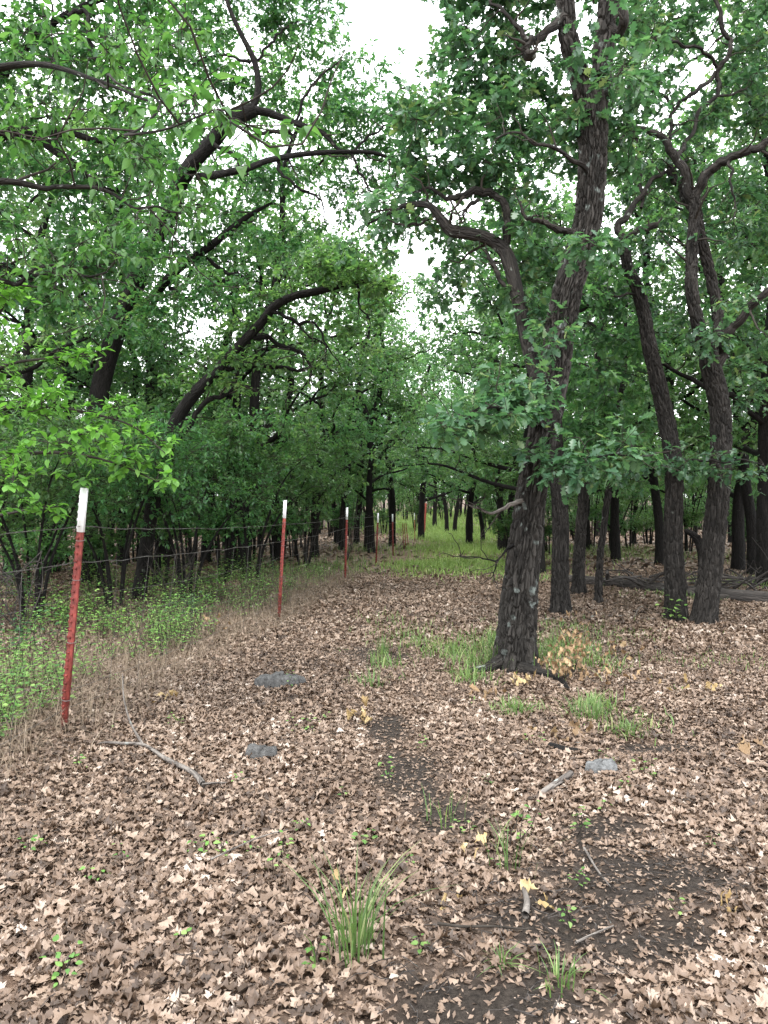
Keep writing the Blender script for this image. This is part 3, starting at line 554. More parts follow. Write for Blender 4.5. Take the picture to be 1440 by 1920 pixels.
def arch_tree():
    d = 12.5; b = on_ground(262, d)
    t = Tree('oak_tree', b, 'dark tree behind the fence bending into an arch with a flat leafy end', 'tree', seed=61)
    k = M['bark_dark']
    t.px_limb([(258, 1130, d, 0.128), (272, 1040, d, 0.116), (290, 930, d, 0.112), (308, 855, d, 0.108), (324, 805, d, 0.106), (346, 762, d, 0.102), (376, 726, d, 0.098), (410, 694, d, 0.092), (438, 660, d - .1, 0.084), (466, 630, d - .2, 0.080), (494, 600, d - .3, 0.076), (514, 575, d - .4, 0.072), (550, 556, d - .5, 0.064), (600, 545, d - .6, 0.056), (640, 534, d - .7, 0.048), (672, 528, d - .8, 0.036), (705, 532, d - .9, 0.020), (730, 545, d - .9, 0.008)], 'trunk', k, sides=22, n=120, wob=.06, flare=.3)
    t.px_limb([(408, 696, d, 0.048), (440, 690, d, 0.042), (480, 684, d, 0.038), (520, 688, d, 0.034), (560, 695, d, 0.028), (600, 692, d, 0.020), (625, 696, d, 0.010)], 'branch', k, n=40, wob=.06)
    t.px_limb([(300, 860, d, 0.056), (345, 812, d, 0.048), (366, 776, d, 0.044), (392, 750, d, 0.040), (420, 742, d, 0.032), (440, 725, d, 0.024), (445, 700, d, 0.012)], 'branch', k, n=40, wob=.07)
    t.px_limb([(468, 632, d - .2, 0.040), (500, 630, d - .1, 0.038), (520, 645, d, 0.037), (550, 655, d, 0.032), (575, 672, d, 0.028), (584, 690, d, 0.022), (580, 720, d, 0.010)], 'branch', k, n=36, wob=.06)
    t.px_limb([(508, 584, d - .4, 0.036), (535, 595, d - .4, 0.032), (560, 608, d - .4, 0.029), (590, 605, d - .4, 0.021), (605, 630, d - .4, 0.016), (620, 660, d - .4, 0.010), (640, 690, d - .4, 0.005)], 'branch', k, n=36, wob=.06)
    t.px_limb([(665, 530, d - .8, 0.024), (672, 560, d - .8, 0.019), (676, 580, d - .8, 0.013), (694, 610, d - .8, 0.006)], 'branch', k, sides=8)
    t.px_limb([(560, 610, d - .4, 0.016), (590, 635, d - .4, 0.014), (612, 650, d - .4, 0.010), (615, 690, d - .4, 0.005)], 'branch', k, sides=8)
    t.px_blobs([(610, 505, 55, 25), (660, 495, 50, 26), (700, 525, 40, 30), (560, 520, 50, 26), (640, 560, 40, 25), (715, 560, 34, 30), (590, 580, 40, 22), (500, 560, 40, 28), (470, 600, 40, 25), (450, 660, 40, 25), (390, 690, 40, 25), (650, 620, 34, 30), (530, 690, 45, 20), (600, 700, 36, 24), (420, 720, 40, 25), (350, 730, 45, 30), (620, 490, 60, 24, d - .9), (690, 505, 50, 26, d - 1.), (730, 530, 34, 30, d - 1.), (580, 515, 40, 20, d - .8), (660, 520, 60, 18, d - 1.1)], d - .15, 10, .6)
    t.finish(OVAL, M['shrub'], .085, .34, 11, 7, .9, .1, linkr=(.014, .004))
arch_tree()

def side_oak():      # its trunk stands just outside the picture; the limbs reach in from the left
    d = 9.; b = on_ground(-210, d)
    t = Tree('oak_tree', b, 'oak whose long limbs reach in from beyond the fence at upper left', 'tree', seed=71)
    k = M['bark_dark']
    t.px_limb([(-210, 1200, d, .2), (-200, 1000, d, .17), (-170, 700, d, .16), (-130, 450, d, .14), (-80, 300, d, .11), (-10, 255, d, .085), (40, 248, d, .07), (80, 265, d, .06), (120, 295, d, .05), (145, 312, d, .04), (180, 345, d, .025), (220, 360, d, .01)], 'trunk', k, sides=18, n=110, wob=.05, flare=.3)
    t.px_limb([(60, 250, d, .04), (115, 250, d, .04), (150, 254, d, .037), (172, 262, d, .034), (208, 268, d, .026), (240, 252, d, .015), (268, 246, d, .007)], 'branch', k, n=36, wob=.06)
    t.px_limb([(-60, 290, d, .07), (-20, 180, d, .06), (30, 110, d, .05), (90, 50, d, .04), (160, 10, d, .03), (260, -20, d, .02)], 'branch', k, n=36, wob=.06)
    t.px_limb([(-150, 560, d, .06), (-60, 500, d, .05), (30, 510, d, .04), (110, 520, d, .025), (190, 500, d, .01)], 'branch', k, n=36, wob=.06)
    t.px_limb([(130, 30, d - .5, .03), (158, 20, d - .6, .026), (165, 60, d - .7, .022), (176, 90, d - .7, .018), (182, 130, d - .7, .01)], 'branch', k, sides=8)
    t.px_blobs([(30, 60, 80, 60), (130, 90, 80, 60), (230, 60, 80, 60), (310, 90, 60, 60), (60, 190, 80, 60), (190, 190, 80, 60), (290, 180, 60, 60), (100, 350, 70, 50), (200, 330, 70, 45), (20, 450, 50, 40), (120, 480, 70, 50), (220, 470, 60, 50), (300, 300, 60, 50), (60, 560, 70, 50), (170, 560, 60, 50), (100, -60, 200, 60), (280, -50, 120, 50), (-60, 200, 80, 200), (-80, 500, 80, 100)], d, 7, 1.1)
    t.finish(OAK_MID, M['oak_left'], .095, .32, 10, 7, .65, .25, .38)
side_oak()

def elm():           # bright pointed leaves hanging close to the camera
    d = 4.6; b = on_ground(-420, d)
    t = Tree('elm_tree', b, 'near elm with bright pointed leaves hanging in from upper left', 'tree', seed=81)
    k = M['bark_limb']
    t.px_limb([(-420, 1400, d, .1), (-400, 900, d, .085), (-330, 500, d, .07), (-200, 260, d, .05), (-60, 150, d, .03), (60, 120, d - .2, .018), (180, 150, d - .5, .01), (280, 190, d - .9, .006)], 'trunk', k, sides=14, n=70, wob=.05)
    t.px_limb([(-330, 500, d, .05), (-160, 400, d, .03), (0, 340, d, .02), (130, 350, d - .1, .013), (250, 390, d - .2, .008), (340, 400, d - .2, .005)], 'branch', k, sides=8)
    t.px_limb([(-380, 720, d, .045), (-200, 600, d, .026), (-50, 520, d, .016), (80, 500, d, .01), (200, 510, d, .006)], 'branch', k, sides=8)
    t.px_limb([(180, 150, d - .5, .008), (300, 190, d - 1.1, .006), (380, 215, d - 1.7, .004), (450, 240, d - 2., .003)], 'branch', k, sides=6)
    t.px_blobs([(40, 130, 80, 40), (140, 160, 80, 40), (240, 190, 60, 40), (330, 90, 60, 40), (60, 330, 70, 40), (160, 370, 80, 40), (260, 400, 70, 34), (350, 400, 50, 30), (320, 450, 50, 26), (60, 510, 60, 34), (170, 510, 60, 34), (280, 330, 50, 30), (20, 240, 60, 40), (120, 250, 60, 34), (230, 280, 50, 30), (380, 330, 34, 24), (90, 440, 60, 30), (200, 450, 50, 30), (300, 20, 60, 40), (150, 40, 60, 40)], d, 2.1, .5)
    t.px_blobs([(435, 245, 40, 22, 2.75), (350, 205, 34, 20, 3.2), (290, 150, 34, 20, 3.6)], 3, 2.6, .12)
    t.finish(ELM, M['elm'], .064, .21, 7, 5, .8, .45, linkr=(.006, .0025))
elm()

def redbud():        # fresh green shrub arching over the first fence post
    d = 4.9; b = on_ground(-260, d + .6)
    t = Tree('redbud_shrub', b, 'bright green broad-leaved shrub arching in beside the first fence post', 'shrub', seed=91)
    k = M['twig']
    paths = [[(-260, 1300), (-200, 1000), (-120, 820), (-20, 770), (80, 762), (170, 775), (250, 800), (310, 850)], [(-260, 1300), (-190, 950), (-90, 760), (0, 690), (90, 672), (170, 668)],
             [(-260, 1300), (-170, 1050), (-60, 900), (40, 855), (130, 850), (220, 870), (300, 905)], [(-260, 1300), (-160, 1100), (-60, 990), (30, 960), (110, 950)], [(-200, 1000), (-100, 760), (-30, 640), (10, 560), (14, 480)]]
    for i_, pt in enumerate(paths):
        q = np.linspace(0, 1, len(pt))
        t.px_limb([(x, y, d + .6 - f * .7, .022 * (1 - f) + .003) for (x, y), f in zip(pt, q)], 'stem', k, sides=7, n=40)
    t.px_blobs([(20, 690, 60, 18), (90, 672, 60, 16), (150, 665, 40, 14), (30, 772, 70, 22), (110, 765, 70, 20), (190, 775, 60, 20), (255, 800, 40, 22), (290, 835, 36, 18), (40, 850, 70, 22), (130, 850, 70, 20), (210, 868, 60, 20), (285, 900, 36, 18), (40, 955, 60, 14), (110, 950, 40, 12), (10, 560, 40, 40), (160, 820, 60, 16), (70, 725, 60, 16), (230, 830, 50, 16), (80, 905, 60, 16), (0, 620, 40, 30)], d - .05, 10, .35)
    t.finish(OVAL, M['redbud'], .060, .15, 5, 5, 1.0, .15, linkr=(.004, .0018))
redbud()

# ------------------------------------------------------------------ woodland trees: prototypes and copies
def wood_tree(name, label, group, seed, H=9., lean=.1, low=2.3, spread=2.6, leaf=.118, mat='wood_leaf', dens=1.):
    rng = np.random.default_rng(seed)
    t = Tree(name, (0, 0, 0), label, 'tree', group, seed)
    t.forks = False
    az = rng.uniform(0, 6.28); bx, by = math.cos(az), math.sin(az)
    z = np.linspace(-.1, H * .82, 9); s_ = (z / H).clip(0)
    px_ = lean * H * s_ ** 1.5 * bx + .18 * np.sin(z * 1.1 + rng.uniform(0, 6)) * s_ * 2; py_ = lean * H * s_ ** 1.5 * by + .18 * np.sin(z * 1.3 + rng.uniform(0, 6)) * s_ * 2
    r = .135 * (1 - s_) ** .8 + .012
    tp = np.column_stack([px_, py_, z])
    t.limb(tp, r, 'trunk', M['bark_dark'], sides=10, n=36, wob=.05, flare=.4)
    q = smooth(np.column_stack([tp, r]), 60)
    nl = int(rng.integers(11, 14))
    for k in range(nl):
        f = (k + rng.uniform(.2, .8)) / nl; zz = low * .9 + (H * .8 - low * .9) * f
        j = int(np.argmin(abs(q[:, 2] - zz))); a = q[j, :3]; an = k * 2.4 + rng.uniform(-.5, .5)
        ln = spread * (1.05 - .55 * f) * rng.uniform(.75, 1.15); up = rng.uniform(.05, .45) + .5 * f
        d3 = np.array([math.cos(an), math.sin(an), up]); sd = np.array([-math.sin(an), math.cos(an), 0])
        p1 = a + d3 * ln * .35 + sd * rng.uniform(-.2, .2); p2 = a + d3 * ln * .7 + sd * rng.uniform(-.3, .3) + [0, 0, rng.uniform(-.1, .3)]; p3 = a + d3 * ln + sd * rng.uniform(-.4, .4) + [0, 0, rng.uniform(-.4, .3)]
        t.limb([a, p1, p2, p3], [q[j, 3] * .55, q[j, 3] * .4, .03, .012], 'branch', M['bark_dark'], sides=7, n=14, wob=.06)
        for c, rr in ((p1, .6), (p2, .85), (p3, .8)):
            t.blob(c + [0, 0, .15], rr, rr, rr * .7, int(4 * dens))
    t.blob(q[-1, :3], 1., 1., .8, int(12 * dens))
    t.finish(KITE, M[mat], leaf, .52, 10, 7, .55, .2, .4, linkr=(.018, .006))
    return t.root

def understory(name, label, group, seed, H=3., leaf=.085, bare=False):
    rng = np.random.default_rng(seed); t = Tree(name, (0, 0, 0), label, 'shrub', group, seed)
    for k in range(5):
        an = k * 1.3 + rng.uniform(0, .8); o_ = rng.uniform(.5, 1.1); h = H * rng.uniform(.65, 1.)
        pts = [np.array([.1 * math.cos(an), .1 * math.sin(an), -.05]), np.array([.3 * o_ * math.cos(an), .3 * o_ * math.sin(an), h * .4]), np.array([.75 * o_ * math.cos(an), .75 * o_ * math.sin(an), h * .8]), np.array([1.3 * o_ * math.cos(an), 1.3 * o_ * math.sin(an), h])]
        t.limb(pts, [.028, .022, .014, .006], 'stem', M['bark_dark'], sides=6, n=14)
        for c, rr in ((pts[2] + [0, 0, .2], .75), (pts[3], .75), (pts[3] + [0, 0, .4], .6)) if bare else ((pts[1], .45), (pts[2], .6), (pts[3], .6)):
            t.blob(c, rr, rr, rr * .5, 6)
    t.finish(KITE, M['shrub'], leaf, .36, 9, 7, .85, .1, linkr=(.008, .003))
    return t.root

GL, GR, GC = 'trees in the wood behind the fence', 'trees in the wood right of the path', 'trees closing the far end of the path'
LABEL_L = 'dark-trunked woodland tree standing deep in the shade behind the wire fence'
LABEL_R = 'dark-trunked woodland tree in the open oak wood beyond the fallen log'
LABEL_C = 'leafy tree closing the view beyond the far end of the fence line'
PROTO = []
specs = [dict(H=12., lean=.10, low=2.4, spread=3.1), dict(H=11., lean=.05, low=2.1, spread=3.2), dict(H=13., lean=.14, low=2.6, spread=3.2), dict(H=10.5, lean=.08, low=2.0, spread=2.9), dict(H=11., lean=.18, low=2.3, spread=3.2), dict(H=9., lean=.1, low=1.7, spread=2.8, leaf=.11)]
proto_used = {}
def place_wood(k, px, d, s=1., rz=0., label=LABEL_L, group=GL):
    loc = on_ground(px, d)
    if k not in proto_used:
        r = wood_tree('woodland_tree', label, group, 100 + k, **specs[k]); proto_used[k] = r
        r.location = [float(v) for v in loc]; r.rotation_euler = (0, 0, rz); r.scale = (s, s, s)
    else:
        r = copy_tree(proto_used[k], loc, rz, s, label, group)
    if label not in (LABEL_L, LABEL_R, LABEL_C) and 'group' in r: del r['group']
    return r
named = [  # px, d, proto, scale, rz, label
    (432, 19., 4, 1.0, 2.2, 'dark crooked tree behind the fence between the first two posts, under the arched tree'),
    (590, 24., 0, .95, .4, 'thin dark double tree seen between the second and third white-tipped posts'),
    (697, 27., 2, .9, 1.0, 'straight black trunk rising just behind the fourth white-tipped post'),
    (853, 50., 4, 1.0, 1.1, 'small grey leaning trunk on the bright grass past the end of the fence'),
    (905, 36., 4, .75, 4.2, 'short dark trunk leaning on the grass left of the large furrowed oak'),
    (1012, 18., 1, .95, 2.6, 'black trunk partly hidden right behind the large furrowed oak'),
    (1155, 23., 3, 1.0, .8, 'thin dark trunk beyond the fallen log, between the sapling and the bent oak'),
    (1236, 21., 0, .9, 3.3, 'dark trunk showing just left of the bent oak behind the brush pile'),
    (1385, 19., 5, 1.1, 1.9, 'narrow black trunk right of the forked oak, past the log'),
    (1432, 15., 1, 1.05, 5.1, 'thick dark trunk at the picture edge beside a strip of grass'),
    (1412, 17.5, 2, .95, 2.0, 'pale crooked stem standing just left of the thick edge trunk'),
    (228, 21., 1, 1.0, .9, 'leaning black trunk behind the fence, right of the first white-tipped post'),
    (118, 21.5, 3, 1.1, 2.1, 'black trunk behind the fence just left of the first white-tipped post'),
]
for px_, d_, k, s_, rz_, lb in named: place_wood(k, px_, d_, s_, rz_, lb, None)
g = np.random.default_rng(77)
for px_, d_ in [(205, 26), (385, 33), (415, 30), (455, 28), (475, 29), (497, 32), (350, 36), (300, 30), (60, 24), (10, 27), (-60, 20), (-120, 26), (265, 38), (170, 33), (540, 38), (620, 34), (90, 40), (330, 24), (-200, 34), (-40, 38), (440, 44), (520, 48), (200, 46), (600, 50), (320, 52), (20, 50), (-160, 48)]:
    place_wood(int(g.integers(0, 6)), px_ + g.uniform(-12, 12), d_ + g.uniform(-1, 1), g.uniform(.68, .92), g.uniform(0, 6.28), LABEL_L, GL)
for px_, d_, k_ in [(20, 17, 2), (300, 20, 0), (385, 22, 2), (520, 23, 1), (455, 19, 2), (-100, 15, 0), (90, 18.5, 4)]:
    place_wood(k_, px_, d_, g.uniform(1., 1.1), g.uniform(0, 6.28), LABEL_L, GL)
for px_, d_, k_ in [(1054, 19, 2), (1268, 20, 0), (1490, 17, 2), (985, 20, 1), (1560, 14, 0), (1335, 23, 2)]:
    place_wood(k_, px_, d_, g.uniform(1., 1.1), g.uniform(0, 6.28), LABEL_R, GR)
for px_, d_ in [(960, 30), (1050, 34), (1100, 28), (1180, 33), (1275, 27), (1320, 32), (1370, 36), (1470, 24), (1540, 30), (1600, 20), (1230, 40), (1130, 44), (1000, 46), (1300, 46), (1420, 42), (1520, 44), (1640, 40), (1190, 52), (1080, 56), (1380, 54), (1290, 60), (1480, 58), (960, 58), (1700, 28)]:
    place_wood(int(g.integers(0, 6)), px_ + g.uniform(-12, 12), d_ + g.uniform(-1, 1), g.uniform(.62, .88), g.uniform(0, 6.28), LABEL_R, GR)
for px_, d_, s_ in [(640, 30, 1.0), (735, 33, 1.05), (690, 29, .85), (790, 40, 1.25), (940, 27, 1.), (880, 33, 1.05),  (815, 60, 1.3), (650, 46, 1.), (690, 56, 1.), (735, 74, .9), (845, 78, .85), (660, 66, 1.1), (600, 70, 1.1), (720, 84, 1.1), (770, 92, 1.2), (815, 88, 1.1), (860, 94, 1.2), (910, 82, 1.1), (940, 68, .9), (980, 60, .9)]:
    place_wood(int(g.integers(0, 6)), px_, d_, s_, g.uniform(0, 6.28), LABEL_C, GC)
# far wood
for k_ in range(70):
    d_ = g.uniform(60, 110); px_ = g.uniform(-250, 1700)
    if 700 < px_ < 920 and d_ < 84: continue
    lb, gr = (LABEL_L, GL) if px_ < 600 else (LABEL_C, GC) if px_ < 930 else (LABEL_R, GR)
    place_wood(int(g.integers(0, 6)), px_, d_, g.uniform(.85, 1.1), g.uniform(0, 6.28), lb, gr)
for px_, d_, s_, lb, gr in [(688, 30, 1., LABEL_L, GL), (668, 35, 1., LABEL_L, GL), (958, 30, .95, LABEL_R, GR), (990, 26, .9, LABEL_R, GR), (735, 47, 1.1, LABEL_C, GC), (838, 50, 1.05, LABEL_C, GC), (786, 62, 1.3, LABEL_C, GC), (884, 44, .95, LABEL_C, GC)]:
    place_wood(2, px_, d_, s_, g.uniform(0, 6.28), lb, gr)

tall = None
for i_, (px_, d_, s_) in enumerate([(60, 10.2, 1.), (215, 11.5, 1.05), (350, 12.6, 1.05), (470, 15.5, 1.2), (-60, 9.5, 1.), (570, 21., 1.3)]):
    lb_ = 'tall understory shrub with spreading green layers and bare lower stems behind the fence'
    if tall is None:
        tall = understory('understory_shrub', lb_, 'tall shrubs behind the fence', 260, 2.45, .075, True); tall.location = [float(v) for v in on_ground(px_, d_)]
    else: copy_tree(tall, on_ground(px_, d_), i_ * 1.7, s_, lb_, 'tall shrubs behind the fence')
US = []
LABEL_S = 'dark green leafy shrub in the shade behind the wire fence'
LABEL_SR = 'dark green leafy shrub in the wood right of the path'
def place_shrub(px, d, s=1., rz=0., label=LABEL_S, group='shrubs behind the fence'):
    loc = on_ground(px, d); k = len(US)
    if k < 3:
        r = understory('understory_shrub', label, group, 200 + k, 3. + .3 * k); r.location = [float(v) for v in loc]; r.rotation_euler = (0, 0, rz); r.scale = (s, s, s)
    else: r = copy_tree(US[k % 3], loc, rz, s, label, group)
    US.append(r)
for px_, d_, s_ in [(60, 13, 1.), (300, 15, 1.1), (420, 15.5, 1.), (180, 14.5, 1.), (520, 19, 1.1), (360, 20, 1.2), (-40, 15, 1.2), (250, 22, 1.2), (470, 23, 1.2), (570, 30, 1.3), (640, 33, 1.1), (100, 18, 1.2), (400, 27, 1.3), (20, 20, 1.2), (300, 28, 1.4), (660, 38, 1.2), (550, 24, .9), (480, 36, 1.3), (180, 30, 1.4), (-130, 17, 1.2), (620, 44, 1.2), (60, 42, 1.5), (150, 46, 1.6), (250, 44, 1.5), (350, 48, 1.6), (440, 50, 1.6), (530, 46, 1.5), (600, 56, 1.7), (20, 56, 1.8), (120, 60, 1.8), (220, 62, 1.8), (320, 60, 1.8), (420, 64, 1.8), (510, 62, 1.8), (-60, 48, 1.6), (-150, 40, 1.5), (640, 62, 1.7)]:
    place_shrub(px_, d_, s_, g.uniform(0, 6.28))
for px_, d_, s_ in [(960, 22, 1.), (930, 42, 1.3), (1180, 30, 1.2), (1280, 34, 1.2), (1400, 28, 1.1), (1080, 38, 1.3), (780, 54, 1.5), (1490, 22, 1.2), (1030, 26, 1.), (1110, 31, 1.2), (1150, 27, 1.), (1215, 34, 1.3), (1290, 27, 1.1), (1350, 31, 1.2), (1410, 24, 1.), (1450, 33, 1.3), (985, 33, 1.2), (1075, 45, 1.5), (1250, 42, 1.5), (1340, 44, 1.4), (720, 50, 1.4), (1010, 50, 1.5), (1120, 52, 1.6), (1220, 55, 1.6), (1310, 56, 1.6), (1400, 50, 1.5), (1480, 52, 1.6), (920, 62, 1.7), (1050, 66, 1.8), (1160, 68, 1.8), (1260, 70, 1.8), (1360, 68, 1.8), (1450, 66, 1.8), (690, 66, 1.7), (760, 70, 1.8), (830, 72, 1.8), (1560, 60, 1.7), (1530, 40, 1.4)]:
    place_shrub(px_, d_, s_, g.uniform(0, 6.28), LABEL_SR, 'shrubs right of the path')

for k_ in range(60):
    d_ = g.uniform(46, 100); px_ = -150 + 1750 * (k_ + g.uniform(0, 1)) / 60
    if 700 < px_ < 900 and d_ < 76: d_ += 28
    lb, gr = (LABEL_S, 'shrubs behind the fence') if px_ < 700 else (LABEL_SR, 'shrubs right of the path')
    place_shrub(px_, d_, g.uniform(1.5, 2.3) * (1 if d_ < 75 else 1.35), g.uniform(0, 6.28), lb, gr)
# ------------------------------------------------------------------ fence
M['red'] = plain('red_post_paint', (.15, .030, .024), .7, .55, 24., .25)
M['white'] = plain('white_post_paint', (.78, .79, .80), .5, .05, 30., .4)
M['rust'] = plain('rusty_post_paint', (.2, .05, .035), .7, .3, 40., .2)
M['wire'] = plain('galvanised_wire', (.10, .095, .09), .5, .3, 60., .5, .6)
M['clip'] = plain('wire_clip', (.17, .165, .16), .5, .15, 60., .5, .8)

def box_quads(mb, c0, ax, ay, az):
    """box spanned by half axes about c0"""
    c0, ax, ay, az = (np.asarray(v, float) for v in (c0, ax, ay, az))
    V = [c0 + sx * ax + sy * ay + sz * az for sz in (-1, 1) for sy in (-1, 1) for sx in (-1, 1)]
    mb.add(V, [(0, 2, 3, 1), (4, 5, 7, 6), (0, 1, 5, 4), (1, 3, 7, 5), (3, 2, 6, 7), (2, 0, 4, 6)])

def t_bar(mb, a, b, ux, uy, w_, dep, th):
    """T-section bar from a to b with studs up its face"""
    c = (a + b) / 2; h = (b - a) / 2
    box_quads(mb, c, ux * w_ / 2, uy * th / 2, h)
    box_quads(mb, c + uy * (dep / 2 + th / 2), ux * th / 2, uy * dep / 2, h)

POSTS = []
def fence_post(b, tp, label, tip=.255, w_=.046, group=None, red='red', studs=True):
    b = np.asarray(b, float); tp = np.asarray(tp, float)
    e = empty('fence_post', b, label, 'fence post', group)
    ax = nrm(tp - b); ux = nrm(np.array([1., -.35, 0])); ux = nrm(ux - ax * ux.dot(ax)); uy = np.cross(ax, ux)
    Lt = np.linalg.norm(tp - b); lo = b - ax * .3
    cut = tp - ax * tip if tip else tp
    mb = MB(); t_bar(mb, lo, cut, ux, uy, w_, .036, .006)
    if studs:
        for z in np.arange(.1, Lt - tip - .02, .052): box_quads(mb, b + ax * z - uy * .006 + ux * -.004, ux * .006, uy * .005, ax * .007)
        for z in np.arange(.1, Lt - tip - .02, .052): box_quads(mb, b + ax * z - ux * (w_ / 2 + .002), ux * .003, uy * .004, ax * .009)
    sh = mb.build('shaft', M[red], e, b, False)
    if tip:
        mb = MB(); t_bar(mb, cut, tp, ux, uy, w_ + .002, .037, .008)
        if studs:
            for z in np.arange(Lt - tip + .03, Lt - .03, .052): box_quads(mb, b + ax * z - ux * (w_ / 2 + .003), ux * .003, uy * .004, ax * .009)
        mb.build('painted_tip', M['white'], e, b, False)
    if studs:
        for z in (.93 * Lt - tip + .06, .62 * Lt, .36 * Lt, .12 * Lt):
            mb = MB(); c = b + ax * z; th_ = np.linspace(0, 6.283, 13)
            pts = c + np.cos(th_)[:, None] * ux * (w_ / 2 + .005) + (np.sin(th_)[:, None] * .028 + .014) * uy + np.sin(th_ * 1)[:, None] * ax * .006
            add_tube(mb, pts, np.full(13, .0022), 5); mb.build('wire_clip', M['clip'], sh, b)
    POSTS.append((b, ax)); return e

def gp(px, d, lean_px, top_y):
    b = on_ground(px, d); t_ = P(lean_px, top_y, d); return b, t_
fence_post(*gp(118, 5.05, 157, 915), 'nearest red T-post with white tip, leaning right under the bright shrub', .30, .050)
fence_post(*gp(523, 10.75, 535, 938), 'second red white-tipped T-post from the camera, by the pale leafy weeds', .26)
fence_post(*gp(647, 16.1, 651, 951), 'third red white-tipped T-post from the camera, alone before dark thicket', .27)
fence_post(*gp(705, 20.9, 709, 962), 'fourth red white-tipped T-post, in front of the straight black trunk', .27)
fence_post(*gp(737, 25.5, 736, 964), 'fifth white-tipped T-post, beside the start of the grass strip', .26, studs=False)
fence_post(*gp(757, 31., 755, 981), 'thin rusty stake, leftmost of three set close together', 0, .034, None, 'rust', False)
fence_post(*gp(761, 30.5, 758, 981), 'thin rusty stake, middle one of three set close together', 0, .034, None, 'rust', False)
fence_post(*gp(766, 31.5, 761, 980), 'thin rusty stake, rightmost of three set close together', 0, .034, None, 'rust', False)
fence_post(*gp(778, 37., 777, 962), 'farthest white-tipped T-post, thin and just before the thick corner post', .33, .04, None, 'rust', False)
# corner post: a thick rusty pipe with a cap and a brace
cb = on_ground(794, 47.); ct = P(798, 946, 47.)
e = empty('corner_post', cb, 'thick reddish pipe corner post at the far end of the fence', 'fence post')
mb = MB(); add_tube(mb, [cb - [0, 0, .3], (cb + ct) / 2, ct], [.085, .085, .085], 16, 12); mb.build('pipe', M['rust'], e, cb)
mb = MB(); add_tube(mb, [ct - [0, 0, .02], ct + [0, 0, .03], ct + [0, 0, .06]], [.095, .093, .05], 16); mb.build('cap', M['rust'], e, cb)

def wires():
    line = [(np.array([-2.95, -.9, 0.]), np.array([0, 0, 1.]))] + [POSTS[i] for i in (0, 1, 2, 3, 4, 6, 8)] + [(cb, np.array([0, 0, 1.]))]
    e = empty('wire_fence', POSTS[0][0], 'rusty wire strands and woven mesh strung along the red T-posts', 'wire fence')
    g_ = np.random.default_rng(3)
    def course(h, n_=26):
        pts = []
        for (a, ua), (b, ub) in zip(line[:-1], line[1:]):
            A = a + ua * h; B = b + ub * h
            for t_ in np.linspace(0, 1, n_, endpoint=False):
                pts.append(A * (1 - t_) + B * t_ + [0, 0, -.035 * 4 * t_ * (1 - t_) * (1 + .5 * math.sin(h * 9))])
        return np.array(pts + [line[-1][0] + line[-1][1] * h])
    hs = [1.13, .90, .70, .53, .38, .25, .13]
    for k_, h in enumerate([1.37] + hs):
        pts = course(h)
        pts = pts + g_.normal(size=pts.shape) * [.003, .003, .004]
        mb = MB(); add_tube(mb, pts, np.full(len(pts), .0015 if k_ > 1 else .0022), 5)
        if k_ == 0 or k_ == 1:           # twisted second ply and barbs on the two upper strands
            s_ = np.arange(len(pts)); p2 = pts + np.column_stack([np.cos(s_ * 1.7) * .003, s_ * 0, np.sin(s_ * 1.7) * .004])
            add_tube(mb, p2, np.full(len(pts), .0016), 4)
        mb.build('wire_strand', M['wire'], e, POSTS[0][0])
    mb = MB(); top = course(1.13, 10); bot = course(.02, 10); mid = course(.6, 10)
    for a, b, c in zip(top, bot, mid):
        j = g_.normal(size=3) * [.02, .02, 0]
        add_tube(mb, [a, c + j, b + j * .5], [.0012] * 3, 4, 6, cap=False)
    mb.build('stay_wire_net', M['wire'], e, POSTS[0][0])
wires()

